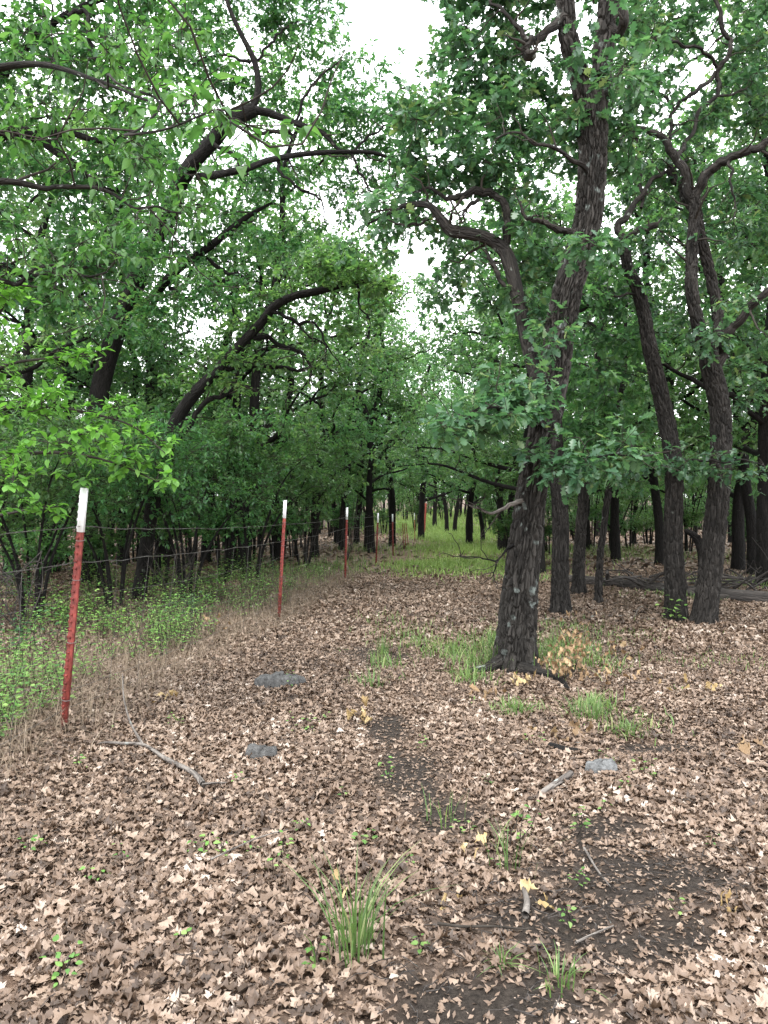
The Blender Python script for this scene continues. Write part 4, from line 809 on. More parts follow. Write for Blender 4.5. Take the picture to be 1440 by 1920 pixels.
# ------------------------------------------------------------------ fallen leaves, soil crumbs, twigs
def litter_leaves(name, label, n, y0, y1, tm, smin, smax, zmax, seed, keep=None):
    rng = np.random.default_rng(seed)
    y = np.sqrt(rng.uniform(y0 ** 2, y1 ** 2, n)); x = rng.uniform(-1, 1, n) * (.62 * y + 1.0)
    dt = dirt(x, y); k = rng.uniform(size=n) > dt * (.955 if y1 < 9 else .7)
    for rx_, ry_, rr_ in ((-.905, 6.35, .17), (-.75, 4.57, .07), (1.22, 4.2, .09)): k &= np.hypot(x - rx_, (y - ry_) * 1.3) > rr_
    patch = fbm2(x, y, .8); k &= rng.uniform(size=n) < .92 + .2 * patch
    grassy = np.exp(-((x - (.10 * (y - 20))) / (2.2 + .1 * np.maximum(y - 17, 0))) ** 2) * (y > 17); k &= rng.uniform(size=n) > grassy * .8
    x, y = x[k], y[k]; n = len(x)
    near_d = dirt(x, y)
    pos = np.column_stack([x, y, gz(x, y) + rng.uniform(.002, zmax, n) * (1 - .8 * near_d)])
    an = rng.uniform(0, 6.283, n); tl = rng.normal(0, .16, n)
    D = np.column_stack([np.cos(an), np.sin(an), tl * .6])
    Nn = np.column_stack([rng.normal(0, .2, n), rng.normal(0, .2, n), np.ones(n)])
    sz = rng.uniform(smin, smax, n) * np.clip(rng.lognormal(0, .32, n), .4, 1.35) * (1 - .35 * near_d)
    mb = MB()
    # each dead leaf curls its own way: cup across, roll along
    tv, tq = tm
    h, t_ = np.abs(tv[:, 0]), tv[:, 1] - .5
    cup = rng.normal(.3, .5, n)[:, None]; roll = rng.normal(.12, .42, n)[:, None]; tw = rng.normal(0, .45, n)[:, None]; wv = rng.normal(0, .10, n)[:, None]
    zz = cup * (h ** 2 * 1.6 + h * .35)[None] - roll * (t_ ** 2)[None] + tw * (tv[:, 0] * t_)[None] + wv * np.sin(tv[:, 1] * 11 + 3 * np.sign(tv[:, 0]))[None]
    zz -= zz.min(1, keepdims=True) * .6
    D = nrm(D); B = nrm(np.cross(D, Nn)); Nn = np.cross(B, D)
    ws = rng.uniform(.75, 1.1, n)
    V = pos[:, None] + (tv[None, :, 0, None] * (sz * ws)[:, None, None]) * B[:, None] + ((tv[None, :, 1, None] - .5) * sz[:, None, None]) * D[:, None] + (zz * sz[:, None])[..., None] * Nn[:, None]
    gl = gz(V[..., 0], V[..., 1]) + .001; V[..., 2] = np.maximum(V[..., 2], gl)
    Q = tq[None] + (np.arange(n) * len(tv))[:, None, None]
    mb.add(V.reshape(-1, 3), Q.reshape(-1, 4), np.repeat(np.clip(rng.beta(1.15, 1.5, n) + .10 * patch[k] + .10 * fbm2(x, y, 2.9), 0, 1), len(tv)))
    o = mb.build(name, M['litter']); return tag(o, label, 'leaf litter', None, 'stuff')
litter_leaves('fallen_leaves', 'thick brown oak leaf litter covering the near ground', 102000, 1.2, 8.2, DRY, .032, .057, .030, 301)
litter_leaves('fallen_leaves', 'broken and half-decayed brown leaf pieces between the whole leaves', 41000, 1.2, 8.2, BROKEN, .028, .05, .030, 305)
litter_leaves('fallen_leaves', 'curled brown oak leaves lying on the nearest ground', 13000, 1.3, 3.6, DRY, .032, .06, .03, 304)
litter_leaves('fallen_leaves', 'brown oak leaf litter in the middle distance around the tree bases', 130000, 8.0, 19, DRY_MID, .05, .085, .035, 302)
litter_leaves('fallen_leaves', 'thin brown leaf litter far off under the trees', 60000, 18.5, 60, DRY_FAR, .12, .19, .04, 303)

def twig_litter():
    rng = np.random.default_rng(311); mb = MB()
    n = 1500; y = np.sqrt(rng.uniform(1.8 ** 2, 9 ** 2, n)); x = rng.uniform(-1, 1, n) * (.6 * y + .3)
    k = rng.uniform(size=n) < .6 + .9 * dirt(x, y); x, y = x[k], y[k]
    xd = np.concatenate([rng.normal(c[0], c[2] * .8, 70) for c in DIRT[:5]]); yd = np.concatenate([rng.normal(c[1], c[3] * .8, 70) for c in DIRT[:5]])
    x = np.concatenate([x, xd]); y = np.concatenate([y, yd]); n = len(x)
    an = rng.uniform(0, 6.28, n); ln = rng.uniform(.02, .09, n) * np.where(rng.uniform(size=n) < .10, 2.2, 1)
    A = np.column_stack([x, y, gz(x, y) + rng.uniform(.012, .042, n)]); B = A + np.column_stack([np.cos(an) * ln, np.sin(an) * ln, rng.normal(0, .006, n)])
    add_twigs(mb, A, B, .0022, .0013, rng, .16)
    tag(mb.build('twig_litter', M['log']), 'small grey broken twigs scattered over soil and leaves', 'twigs', None, 'stuff')
twig_litter()
def crumbs():        # trodden leaf fragments on the bare soil and between the leaves
    rng = np.random.default_rng(321); mb = MB(); n = 150000
    y = np.sqrt(rng.uniform(1.5 ** 2, 9 ** 2, n)); x = rng.uniform(-1, 1, n) * (.58 * y + .3)
    dt = dirt(x, y); k = (dt > .03) & (rng.uniform(size=n) < .9 - .35 * dt); x, y = x[k], y[k]; n = len(x)
    an = rng.uniform(0, 6.283, n); D = np.column_stack([np.cos(an), np.sin(an), rng.normal(0, .15, n)])
    Nn = np.column_stack([rng.normal(0, .25, n), rng.normal(0, .25, n), np.ones(n)])
    add_leaves(mb, KITE, np.column_stack([x, y, gz(x, y) + rng.uniform(.003, .012, n)]), D, Nn, rng.uniform(.008, .032, n), rng, rng.uniform(.4, 1.2, n), rng.uniform(-1, 2, n), rng.beta(1.3, 2.2, n))
    tag(mb.build('leaf_debris', M['litter']), 'crumbled brown leaf fragments trodden into the soil of the path', 'leaf debris', None, 'stuff')
crumbs()

# ------------------------------------------------------------------ grass
def blades(mb, pos, rng, h, w_=.004, lean=.5, rnd=None, spread=None):
    """tapering bent blades, four rows each"""
    n = len(pos); an = rng.uniform(0, 6.283, n) if spread is None else spread
    h = np.broadcast_to(h, (n,)) * rng.uniform(.5, 1.1, n); ln = np.abs(rng.normal(0, lean, n)) + .08
    dx = np.column_stack([np.cos(an), np.sin(an), np.zeros(n)]); sd = np.column_stack([-np.sin(an), np.cos(an), np.zeros(n)])
    V = np.zeros((n, 5, 2, 3))
    for i, t in enumerate((0, .3, .58, .82, 1.)):
        c = pos + dx * (h * ln * t ** 1.9)[:, None] + np.array([0, 0, 1.]) * (h * (t - .42 * np.minimum(ln, 1.3) * t ** 2.4))[:, None]
        ww = w_ * (1, .95, .75, .45, .08)[i] * rng.uniform(.9, 1.1, n)
        V[:, i, 0] = c - sd * ww[:, None]; V[:, i, 1] = c + sd * ww[:, None]
    b = np.arange(n)[:, None] * 10 + np.arange(4)[None] * 2
    Q = np.stack([b, b + 1, b + 3, b + 2], -1)
    r = rng.beta(2, 2, n) if rnd is None else rnd
    mb.add(V.reshape(-1, 3), Q.reshape(-1, 4), np.repeat(r, 10))

def grass_field(label, patches, mat, seed, name='grass'):
    rng = np.random.default_rng(seed); mb = MB()
    for cx, cy_, rx, ry, n, h, w_ in patches:
        a = rng.normal(size=(n, 2)) * .5; x = cx + a[:, 0] * rx; y = cy_ + a[:, 1] * ry
        k = fbm2(x, y, 2.3) + rng.normal(0, .4, n) > -.35; x, y = x[k], y[k]
        blades(mb, np.column_stack([x, y, gz(x, y) - .005]), rng, h, w_, .55)
    return tag(mb.build(name, M[mat]), label, 'grass', None, 'stuff')
def wp(px, py):      # ground point under a picture point
    d = EYE * F_PX / (py - 960); return (px - 720) / F_PX * d, d
gp_ = []
for px_, py_, rx, ry, n, h in [(905, 1235, .55, .5, 700, .22), (945, 1215, .3, .4, 300, .28), (1035, 1225, .5, .5, 500, .24), (1085, 1250, .4, .5, 300, .22), (850, 1215, .5, .8, 420, .16), (780, 1200, .5, .9, 260, .14), (735, 1175, .5, 1., 200, .13), (1150, 1345, .35, .3, 150, .13), (1110, 1320, .2, .2, 120, .17), (1185, 1370, .25, .2, 110, .12), (965, 1330, .18, .15, 150, .14), (880, 1270, .2, .3, 130, .2),
                               (1040, 1180, 1.0, .8, 420, .13), (1130, 1190, .9, .7, 260, .11), (700, 1280, .2, .25, 90, .14), (720, 1250, .2, .4, 80, .2), (1350, 1250, 1., .6, 200, .1)]:
    x, y = wp(px_, py_); gp_.append((x, y, rx, ry, n, h, .0045))
grass_field('fresh green grass around the foot of the large oak', gp_, 'grass', 401)
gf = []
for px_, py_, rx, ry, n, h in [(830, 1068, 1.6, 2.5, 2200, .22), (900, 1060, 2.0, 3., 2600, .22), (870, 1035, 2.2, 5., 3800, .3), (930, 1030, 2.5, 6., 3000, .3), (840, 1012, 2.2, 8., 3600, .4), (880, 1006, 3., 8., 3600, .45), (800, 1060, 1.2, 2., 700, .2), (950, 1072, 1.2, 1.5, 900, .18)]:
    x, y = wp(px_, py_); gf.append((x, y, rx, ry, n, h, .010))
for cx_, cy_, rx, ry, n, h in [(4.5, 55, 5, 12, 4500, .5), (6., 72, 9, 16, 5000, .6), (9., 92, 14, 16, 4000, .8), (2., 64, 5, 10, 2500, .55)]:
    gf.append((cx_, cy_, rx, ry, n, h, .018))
grass_field('bright green grass strip along the path past the fence posts', gf, 'meadow_grass_sun_tint', 402)
gr = []
for px_, py_, rx, ry, n, h in [(1020, 1090, 1.2, 1.0, 500, .2), (1400, 1095, 1.5, 1.2, 900, .2), (1300, 1120, 1.0, .8, 260, .16), (1180, 1040, 3., 3., 900, .25), (1100, 1030, 3., 4., 900, .25), (1330, 1050, 4., 3., 700, .2), (640, 1060, 1.2, 3., 420, .28), (560, 1075, 1.4, 2.5, 420, .28), (690, 1030, 1.4, 4., 500, .32)]:
    x, y = wp(px_, py_); gr.append((x, y, rx, ry, n, h, .008))
grass_field('patchy pale grass in the wood floor away from the path', gr, 'grass', 403)

# dry tan grass thatch along the fence foot
def thatch():
    rng = np.random.default_rng(411); mb = MB()
    n = 20000; t_ = rng.uniform(0, 1, n) ** 1.15
    y = 2.6 + t_ * 15.; fx = np.interp(y, [0, 5.05, 10.75, 16.1, 20.9], [-2.8, -2.18, -1.52, -.85, -.2])
    x = fx - .55 + rng.normal(0, .7, n) * (1 + .03 * y)
    k = (x < fx + .55 * rng.uniform(0, 1, n)); x, y = x[k], y[k]
    blades(mb, np.column_stack([x, y, gz(x, y)]), rng, .26, .0017, 1.0)
    return tag(mb.build('dry_grass', M['dry_grass']), 'tangled tan dry grass along the foot of the wire fence', 'dry grass', None, 'stuff')
thatch()

# low green undergrowth behind the fence
def leafy_stem(mb_l, mb_s, base, h, nleaf, size, rng, tm=OVAL):
    lean = rng.normal(0, .25, 2); top = base + np.array([lean[0] * h, lean[1] * h, h])
    add_twigs(mb_s, base[None], top[None], .003, .0015, rng)
    f = np.linspace(.3, 1, nleaf)[:, None]; pos = base + (top - base) * f
    an = np.arange(nleaf) * 2.4 + rng.uniform(0, 6); D = np.column_stack([np.cos(an), np.sin(an), rng.uniform(-.1, .35, nleaf)])
    out_ = pos + D * size * rng.uniform(.2, 1.2, (nleaf, 1))
    Nn = np.column_stack([rng.normal(0, .3, nleaf), rng.normal(0, .3, nleaf), np.ones(nleaf)])
    add_leaves(mb_l, tm, out_, D, Nn, size * rng.uniform(.7, 1.2, nleaf), rng, 1., rng.uniform(0, 1.6, nleaf))
def undergrowth():
    rng = np.random.default_rng(421); ml, ms = MB(), MB()
    fx = lambda y: np.interp(y, [0, 5.05, 10.75, 16.1, 20.9, 30], [-2.8, -2.18, -1.52, -.85, -.2, .8])
    for k in range(3800):
        y = 4.2 + 13 * rng.uniform() ** 1.2; x = fx(y) - .25 - abs(rng.normal(0, 1)) * (.18 * y)
        if fbm2(np.array(x), np.array(y), 1.1) + rng.normal(0, .3) < .0: continue
        leafy_stem(ml, ms, np.array([x, y, float(gz(x, y))]), rng.uniform(.10, .62) * (.5 if y < 7 else 1), int(rng.integers(7, 14)), rng.uniform(.022, .046), rng, OVAL if rng.uniform() < .5 else ELM)
    tag(ml.join(ms).build('undergrowth', M['seedling'], None, None, True, M['twig']), 'bright green weedy undergrowth on the ground behind the wire fence', 'undergrowth', None, 'stuff')
undergrowth()

# ------------------------------------------------------------------ single plants
def weed_bush(px, py, h, r, nst, label, seed, leaf=.05, mat='seedling', dark=False):
    x, y = wp(px, py); b = np.array([x, y, float(gz(x, y))]); rng = np.random.default_rng(seed)
    e = empty('weed_plant', b, label, 'weed')
    ml, ms = MB(), MB()
    for k in range(nst):
        o_ = rng.normal(0, r * .5, 2); leafy_stem(ml, ms, b + [o_[0], o_[1], 0], h * rng.uniform(.5, 1.), int(rng.integers(9, 15)), leaf * rng.uniform(.8, 1.2), rng)
    ml.join(ms).build('foliage', M[mat], e, b, True, M['twig'])
weed_bush(405, 1130, .75, .5, 26, 'tall pale green weed bush behind the second fence post', 1, .06)
weed_bush(345, 1165, .4, .35, 18, 'blue-green weed with dull leaves low behind the fence wire', 2, .055, 'oak')
weed_bush(265, 1120, .5, .45, 20, 'loose green weed clump between the first two fence posts', 3, .05)
weed_bush(40, 1130, .6, .5, 30, 'dense green weed clump left of the first fence post', 4, .05, 'shrub')
weed_bush(30, 1230, .5, .4, 26, 'shaded weed clump at the picture edge behind the fence wire', 5, .045, 'shrub')
weed_bush(180, 1095, .55, .45, 22, 'loose light green weed right behind the first fence post', 7, .05)
weed_bush(310, 1085, .6, .5, 24, 'spreading weed bush in front of the leaning dark trunks', 8, .055)
weed_bush(110, 1180, .5, .4, 24, 'weed clump low behind the wire beside the first fence post', 9, .045)
weed_bush(220, 1190, .35, .4, 18, 'sparse low weeds in dry grass between the first two posts', 10, .045)
weed_bush(450, 1085, .8, .5, 24, 'leafy weed bush in front of the dark double tree', 6, .06, 'shrub')

def seedling(px, py, h, nl, seed, label, group=None, size=.026):
    x, y = wp(px, py); b = np.array([x, y, float(gz(x, y))]); rng = np.random.default_rng(seed)
    e = empty('seedling', b, label, 'seedling', group); ml, ms = MB(), MB()
    for k in range(max(1, nl // 5)):
        o_ = rng.normal(0, .035, 2) * (k > 0); leafy_stem(ml, ms, b + [o_[0], o_[1], 0], h * rng.uniform(.7, 1.1), 5, size, rng)
    ml.join(ms).build('foliage', M['seedling'], e, b, True, M['twig'])
seedling(1262, 1169, .34, 40, 499, 'leafy green sprout growing against the foot of the bent oak', None, .06)
named_s = [(540, 1290, .12, 15, 'green seedling right behind the grey flat rock'), (575, 1375, .16, 20, 'green seedling clump above the small dark rock'), (735, 1470, .13, 15, 'green seedling beside the dark soil in the middle of the path'),
           (395, 1600, .10, 20, 'creeping pale green seedling alone in deep brown litter'), (115, 1850, .13, 15, 'pale green seedling at the lower left of the litter'), (1205, 1470, .12, 15, 'upright green sprout right of the pale rock'), (1090, 1580, .14, 15, 'green seedling with a yellow leaf at the edge of the black soil'),
           (965, 1590, .2, 20, 'tall green seedling with heart-shaped leaves left of the black soil'), (590, 1830, .08, 10, 'green seedling left of the tall grass tuft'), (55, 1600, .08, 15, 'low green seedling near the picture edge below the fence'), (680, 1585, .08, 10, 'small green seedling above the tall grass tuft'),
           (150, 1445, .1, 10, 'green seedling at the foot of the first fence post'), (330, 1365, .12, 15, 'green seedling above the forked fallen branch')]
for k, (px_, py_, h_, n_, lb) in enumerate(named_s): seedling(px_, py_, h_, n_, 500 + k, lb)
g = np.random.default_rng(9)
LS = 'tiny green seedling poking through open brown leaf litter'
for k in range(34):
    px_ = g.uniform(180, 1420); py_ = 1215 + 600 * g.uniform() ** 1.6
    seedling(px_, py_, g.uniform(.05, .10), 5 if g.uniform() < .6 else 10, 540 + k, LS, 'tiny seedlings scattered in the litter', .022)

def grass_tuft(px, py, n, h, w_, r, label, seed, lean=.45):
    x, y = wp(px, py); rng = np.random.default_rng(seed); b = np.array([x, y, float(gz(x, y))])
    mb = MB(); o_ = rng.normal(0, r, (n, 2)); an = np.arctan2(o_[:, 1], o_[:, 0]) + rng.normal(0, .5, n)
    blades(mb, np.column_stack([x + o_[:, 0], y + o_[:, 1], np.full(n, b[2] - .005)]), rng, h, w_, lean, rng.beta(1.5, 3., n), an)
    o = mb.build('grass_tuft', M['grass'], None, b); o.location = b; tag(o, label, 'grass tuft')
grass_tuft(665, 1800, 46, .40, .0036, .045, 'tall green grass tuft in the near path by the black soil', 1, .42)
grass_tuft(1050, 1845, 34, .12, .0026, .03, 'short olive grass tuft at the lower edge of the black soil', 2)
grass_tuft(955, 1630, 16, .26, .003, .04, 'sparse thin grass tuft among heart-shaped seedling leaves', 3, .35)
grass_tuft(840, 1545, 12, .22, .003, .05, 'wispy grass blades left of the sparse thin tuft', 4, .35)
grass_tuft(940, 1245, 60, .34, .006, .07, 'tall broad-bladed grass tuft against the foot of the large oak', 5, .35)
grass_tuft(1108, 1345, 110, .22, .003, .08, 'dense fine green grass tuft below the tan leaf cluster', 6, .5)
grass_tuft(1178, 1375, 60, .15, .003, .07, 'yellowish grass tuft right of the dense fine tuft', 7, .6)
grass_tuft(968, 1340, 50, .15, .004, .05, 'small leaning grass tuft below the oak roots', 8, .6)
grass_tuft(700, 1295, 26, .2, .0035, .06, 'loose grass tuft right of the grey flat rock', 9, .6)
grass_tuft(720, 1225, 26, .3, .004, .05, 'upright grass tuft on the path edge by the dark bare patch', 10, .3)
grass_tuft(940, 1810, 26, .07, .003, .018, 'flat dark grass tuft on bare black soil', 11, 1.)

# ------------------------------------------------------------------ clusters of tan and yellow dead leaves
def leaf_cluster(px, py, n, r, up, mat, size, label, seed, stem=True):
    x, y = wp(px, py); rng = np.random.default_rng(seed); b = np.array([x, y, float(gz(x, y))])
    e = empty('dead_leaf_cluster', b, label, 'dead leaves'); mb = MB()
    c = rng.normal(size=(n, 3)) * [r, r * .8, up * .5]; c[:, 2] = np.abs(c[:, 2]) + .03 + (up * .35 if up > .1 else 0)
    D = nrm(rng.normal(size=(n, 3)) + c * 2); Nn = rng.normal(size=(n, 3)) + [0, -.2, .8]
    add_leaves(mb, DRY, b + c, D, Nn, size * .78 * rng.uniform(.6, 1.2, n), rng, rng.uniform(.7, 1.05, n), 1.)
    V = mb.V[0]; V[:, 2] = np.maximum(V[:, 2] + .016 * np.sin(V[:, 0] * 85 + V[:, 1] * 60), b[2] + .006); V[:, 1] += .012 * np.sin(V[:, 0] * 75 + V[:, 2] * 95)
    mb.build('foliage', M[mat], e, b)
    if stem:
        s_ = MB(); k = min(n, 8); add_twigs(s_, np.repeat(b[None], k, 0) + [0, 0, .01], b + c[:k], .004, .002, rng); s_.build('stem', M['twig'], e, b)
leaf_cluster(1078, 1262, 130, .11, .34, 'tan_leaf', .075, 'tall tan bush of dried oak leaves right of the large oak', 1)
leaf_cluster(1055, 1275, 70, .09, .18, 'tan_leaf', .075, 'lower tan clump of dried oak leaves touching the tall tan bush', 2)
leaf_cluster(1150, 1285, 26, .14, .14, 'tan_leaf', .09, 'loose tan dried leaves on grass right of the tall tan bush', 3)
leaf_cluster(1158, 1240, 16, .08, .12, 'tan_leaf', .09, 'small tan dried sprig standing beyond the tall tan bush', 4)
leaf_cluster(920, 1308, 9, .08, .06, 'tan_leaf', .12, 'curled tan leaf bunch left of the oak roots', 5, False)
leaf_cluster(980, 1282, 8, .09, .03, 'yellow_leaf', .12, 'flat yellow leaf bunch under the oak root', 6, False)
leaf_cluster(685, 1355, 16, .07, .07, 'yellow_leaf', .10, 'mustard yellow leaf bunch in the middle of the path', 7, False)
leaf_cluster(1045, 1388, 14, .12, .04, 'tan_leaf', .10, 'orange brown leaf bunch above the bark piece', 8, False)
leaf_cluster(315, 1322, 6, .07, .04, 'yellow_leaf', .11, 'yellow tan leaf bunch right of the first fence post', 9, False)
leaf_cluster(855, 1690, 3, .03, .02, 'yellow_leaf', .09, 'pair of pale yellow oak leaves at the left rim of the black soil', 10, False)
leaf_cluster(1010, 1700, 3, .03, .02, 'yellow_leaf', .09, 'bright yellow oak leaves beside the grey stick on black soil', 11, False)
leaf_cluster(880, 1605, 4, .04, .02, 'yellow_leaf', .08, 'crumpled pale yellow leaves under the wispy grass', 12, False)
leaf_cluster(1395, 1410, 8, .08, .04, 'tan_leaf', .11, 'brown orange leaf bunch at the right picture edge', 13, False)
leaf_cluster(1325, 1300, 8, .1, .03, 'yellow_leaf', .1, 'flat yellow leaf scatter on the bare ground at right', 14, False)
leaf_cluster(1375, 1735, 3, .03, .02, 'yellow_leaf', .08, 'two yellow leaves low on the right side of the litter', 15, False)
leaf_cluster(400, 1195, 12, .12, .16, 'tan_leaf', .09, 'tan dried sprig beside the fence between the first two posts', 16)
leaf_cluster(760, 1690, 2, .03, .02, 'yellow_leaf', .06, 'small yellow leaf pair right of the tall grass tuft', 17, False)
leaf_cluster(640, 1690, 3, .03, .03, 'yellow_leaf', .06, 'yellow leaves caught in the tall grass tuft', 18, False)

# ------------------------------------------------------------------ rocks, branches, log
def rock_mat(name, a, b, sc_=9.):
    m, N_, L_, p, o = mat_base(name)
    t = N_.new('ShaderNodeTexCoord'); n = N_.new('ShaderNodeTexNoise'); n.inputs['Scale'].default_value = sc_; n.inputs['Detail'].default_value = 9; n.inputs['Roughness'].default_value = .72
    L_.new(t.outputs['Object'], n.inputs['Vector']); c = ramp(N_, [(.34, a), (.52, tuple((x + y) / 2 for x, y in zip(a, b))), (.7, b)]); L_.new(n.outputs['Fac'], c.inputs[0])
    L_.new(c.outputs[0], p.inputs['Base Color']); p.inputs['Roughness'].default_value = .85
    bp = N_.new('ShaderNodeBump'); bp.inputs['Distance'].default_value = .02; L_.new(n.outputs['Fac'], bp.inputs['Height']); L_.new(bp.outputs[0], p.inputs['Normal'])
    return m
M['rock_dark'] = rock_mat('dark_rock', (.014, .014, .0135), (.115, .114, .11), 22.)
M['rock_pale'] = rock_mat('pale_rock', (.035, .036, .036), (.20, .205, .205), 17.)
def rock(px, py, outline, h, mat, label, seed, rot=0.):
    """a slab: rings shrinking to the top, jittered; outline in metres"""
    x, y = wp(px, py); b = np.array([x, y, float(gz(x, y))]); rng = np.random.default_rng(seed)
    o2 = smooth(np.vstack([outline, outline[:1]]), 41)[:-1]; n = len(o2); mb = MB(); rings = []
    a_ = np.linspace(0, 6.283, n, endpoint=False); jit = .04 * np.sin(3 * a_ + seed) + .03 * np.sin(7 * a_ + 2 * seed) + .02 * rng.normal(size=n)
    for f, z in ((1.03, -.05), (1.04, h * .35), (1., h * .75), (.95, h * .97), (.8, h * 1.04), (.5, h * 1.0), (.22, h * 1.03), (.01, h * 1.02)):
        zz = z + (h * .16 * (np.sin(2 * a_ + seed) + .6 * np.sin(5 * a_)) * f if z > 0 else 0)
        rings.append(np.column_stack([o2 * (f + jit[:, None] * min(1, f)), np.broadcast_to(zz, (n,)) + rng.normal(0, h * .08, n) * (z > 0)]))
    V = np.vstack(rings) + b; i = np.arange(len(rings) - 1)[:, None] * n; j = np.arange(n)[None]; j2 = (j + 1) % n
    mb.add(V, np.stack([i + j, i + j2, i + n + j2, i + n + j], -1).reshape(-1, 4))
    o = mb.build('rock', mat, None, b, False); o.location = b; tag(o, label, 'rock')
rock(521, 1290, .9 * np.array([(-.22, -.02), (-.16, .10), (-.06, .16), (.03, .13), (.06, .05), (.14, .06), (.23, .07), (.24, -.01), (.14, -.09), (0, -.12), (-.14, -.11)]), .085, M['rock_dark'], 'flat grey slab rock with a notch, lying in leaves left of the path', 4)
rock(492, 1418, .78 * np.array([(-.12, -.02), (-.08, .06), (0, .075), (.08, .06), (.12, .0), (.09, -.06), (0, -.07), (-.09, -.06)]), .07, M['rock_dark'], 'small dark lumpy rock half buried below the grey slab', 7)
rock(1125, 1458, np.array([(-.09, -.02), (-.05, .05), (.03, .06), (.08, .03), (.09, -.03), (.03, -.055), (-.06, -.05)]), .06, M['rock_pale'], 'pale rounded rock in leaves beside the black soil', 9)

def stick(pts_px, rad, label, mat, seed, name='fallen_branch', lift=.03, forks=()):
    pts = []
    for px_, py_ in pts_px:
        x, y = wp(px_, py_); pts.append([x, y, float(gz(x, y)) + lift])
    pts = np.array(pts); b = pts[0].copy(); e = empty(name, b, label, 'fallen branch')
    mb = MB(); add_tube(mb, pts, np.linspace(rad[0], rad[1], len(pts)), 9, 30, .08, seed); mb.build('stem', mat, e, b)
    for f in forks:
        q = np.array([[*wp(px_, py_), 0] for px_, py_, _ in f]); q[:, 2] = [float(gz(a, c)) + z for (a, c, _), (_, _, z) in zip(q, f)]
        mb = MB(); add_tube(mb, q, np.linspace(rad[1] * 1.1, rad[1] * .4, len(q)), 7, 20, .08, seed + 5); mb.build('side_branch', mat, e, b)
stick([(380, 1490), (360, 1465), (310, 1438), (270, 1416), (225, 1415)], (.016, .008), 'forked grey fallen branch lying in litter right of the first fence post', M['dead_wood'], 3, lift=.05,
      forks=[[(268, 1416, .05), (245, 1395, .12), (232, 1370, .22), (230, 1345, .30)], [(225, 1415, .05), (200, 1414, .05), (185, 1416, .05)], [(378, 1490, .05), (400, 1486, .05), (425, 1480, .04)]])
stick([(1030, 1412), (1060, 1418), (1088, 1420)], (.03, .02), 'short dark bark piece below the orange brown leaves', M['bark_dark'], 5, 'bark_piece', .025)
stick([(1012, 1505), (1045, 1485), (1072, 1470)], (.014, .018), 'thick broken grey stick pointing at the pale rock', M['dead_wood'], 6, lift=.035)
stick([(985, 1730), (988, 1705), (982, 1680)], (.014, .010), 'weathered grey stick standing at the rim of the black soil', M['dead_wood'], 7, lift=.03)
stick([(950, 1258), (1000, 1262), (1050, 1275), (1065, 1290)], (.03, .02), 'dark mossy branch on grass at the foot of the large oak', M['bark_dark'], 8, lift=.03)
stick([(1080, 1775), (1110, 1760), (1150, 1745)], (.005, .003), 'thin pale twig lying across black soil', M['dead_wood'], 9, lift=.02)
stick([(820, 1750), (870, 1755), (925, 1752), (990, 1755)], (.006, .003), 'long thin dark twig across the soil right of the tall grass tuft', M['twig'], 10, lift=.025)
stick([(1095, 1610), (1120, 1650), (1145, 1680)], (.005, .003), 'bent thin twig on soil under the green seedling with a yellow leaf', M['dead_wood'], 11, lift=.025)
stick([(395, 1640), (480, 1600), (540, 1580)], (.004, .002), 'long pale straw-like twig resting on deep brown litter', M['dead_wood'], 12, lift=.06)
stick([(1020, 1165), (1150, 1160), (1240, 1165), (1340, 1160)], (.012, .006), 'pale curved dead branch in front of the bent oak', M['dead_wood'], 13, lift=.03, forks=[[(1190, 1162, .03), (1200, 1150, .12), (1215, 1145, .05)]])

def log():
    d0 = [P(1065, 1062, 15.5), P(1140, 1075, 14.6), P(1210, 1083, 14.0), P(1290, 1098, 13.2), P(1370, 1118, 12.6), P(1460, 1135, 12.2), P(1540, 1150, 12.0)]
    pts = np.array([[p[0], p[1], float(gz(p[0], p[1])) + .10] for p in d0])
    e = empty('fallen_log', pts[3], 'long grey fallen log lying behind the bent and forked oaks', 'log')
    mb = MB(); add_tube(mb, pts, [.09, .10, .10, .11, .12, .12, .12], 18, 80, .05, 4); lt = mb.build('trunk', M['log'], e, pts[3])
    for k, (i, off) in enumerate([(1, [-.3, -.9, .25]), (2, [.3, -1.0, .35]), (3, [-.5, -.6, .5]), (2, [-.9, -.5, .15]), (3, [.6, -.7, .3])]):
        a = pts[i]; b = a + np.array(off); m_ = (a + b) / 2 + [0, 0, .12]
        mb = MB(); add_tube(mb, [a, m_, b], [.04, .03, .012], 8, 16, .08, 20 + k); mb.build('branch_stub', M['log'], lt, pts[3])
log()
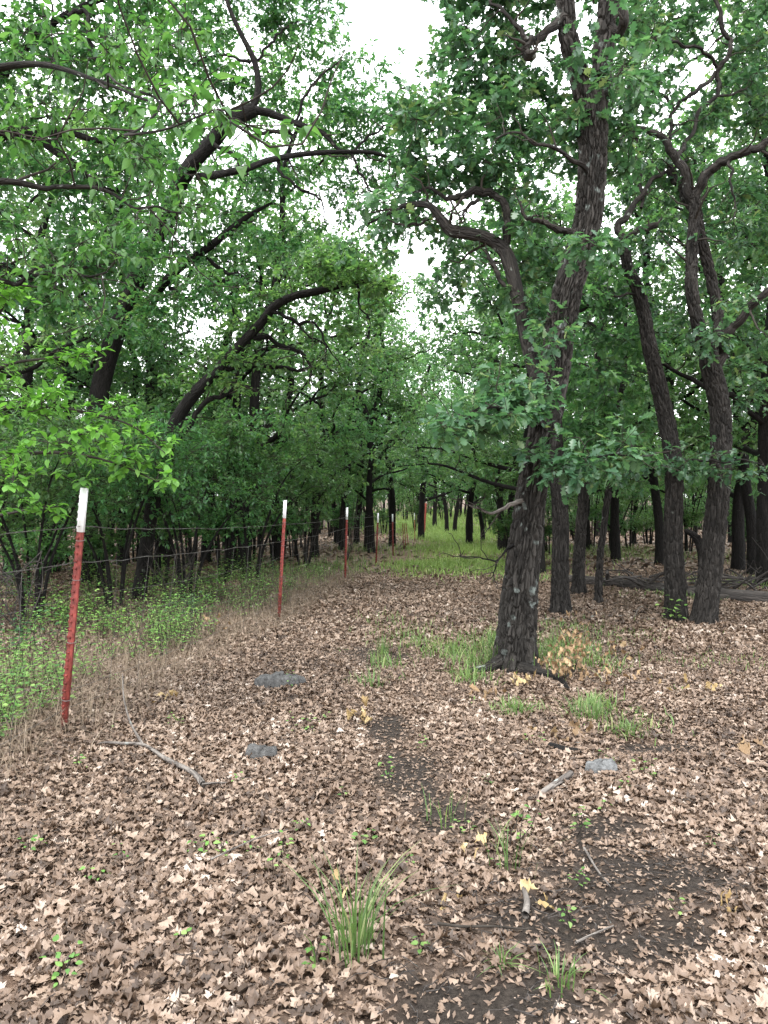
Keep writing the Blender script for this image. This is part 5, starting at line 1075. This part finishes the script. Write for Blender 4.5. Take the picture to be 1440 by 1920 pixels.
def brush(px, d, label, seed):
    b = on_ground(px, d); rng = np.random.default_rng(seed); e = empty('brush_pile', b, label, 'brush pile')
    for k in range(16):
        an = rng.uniform(0, 6.28); ln = rng.uniform(.5, 1.3); a = b + np.array([rng.normal(0, .5), rng.normal(0, .3), .03 + rng.uniform(0, .25)])
        t_ = a + np.array([math.cos(an) * ln, math.sin(an) * ln * .5, rng.uniform(-.05, .5)]); m_ = (a + t_) / 2 + rng.normal(size=3) * .12
        mb = MB(); add_tube(mb, [a, m_, t_], [.022, .015, .006], 7, 14, .08, k)
        for q in range(3):
            f = rng.uniform(.4, .9); s_ = a * (1 - f) + t_ * f; u = s_ + rng.normal(size=3) * .22; add_tube(mb, [s_, (s_ + u) / 2 + rng.normal(size=3) * .03, u], [.008, .006, .003], 5, 8)
        mb.build('dead_branch', M['log'], e, b)
brush(1215, 14.6, 'tangle of pale dead branches heaped on the fallen log', 5)
brush(1345, 13.8, 'smaller heap of grey dead branches behind the forked oak', 6)
# bent black snag
sb = on_ground(1318, 17.5); e = empty('dead_snag', sb, 'bent black dead snag hooking left behind the forked oak', 'dead tree')
mb = MB(); add_tube(mb, [P(1318, 1085, 17.5), P(1314, 1030, 17.5), P(1303, 1006, 17.5), P(1285, 994, 17.5)], [.10, .09, .085, .05], 12, 24, .06, 3); mb.build('trunk', M['bark_dark'], e, sb)
mb = MB(); add_tube(mb, [P(1305, 1009, 17.5), P(1312, 1005, 17.4)], [.06, .035], 8); mb.build('branch_stub', M['bark_dark'], e, sb)
# leafless thin saplings behind the fence
for k, (px_, d_, h_, lb) in enumerate([(650, 22., 2.2, 'leafless twiggy grey thicket stem behind the third white-tipped post'), (40, 9., 1.1, 'bare pale twiggy stem at left behind the first fence post'), (320, 12., 1.0, 'pale dead twig stem among weeds behind the fence'), (575, 20, 2.0, 'leafless thin grey shrub left of the third white-tipped post')]):
    b = on_ground(px_, d_); rng = np.random.default_rng(700 + k); e = empty('bare_shrub', b, lb, 'bare shrub')
    for q in range(7):
        an = rng.uniform(0, 6.28); t_ = b + np.array([math.cos(an) * .4, math.sin(an) * .4, h_ * rng.uniform(.6, 1)]); m_ = (b + t_) / 2 + rng.normal(size=3) * .12
        mb = MB(); add_tube(mb, [b, m_, t_], [.010, .007, .003], 5, 12)
        for s_ in range(6):
            f = rng.uniform(.35, .95); a = b * (1 - f) + t_ * f + (m_ - (b + t_) / 2) * (4 * f * (1 - f)); u = a + rng.normal(size=3) * [.3, .2, .25]; add_tube(mb, [a, (a + u) / 2 + rng.normal(size=3) * .03, u], [.005, .004, .002], 4, 6)
        mb.build('stem', M['log'], e, b)
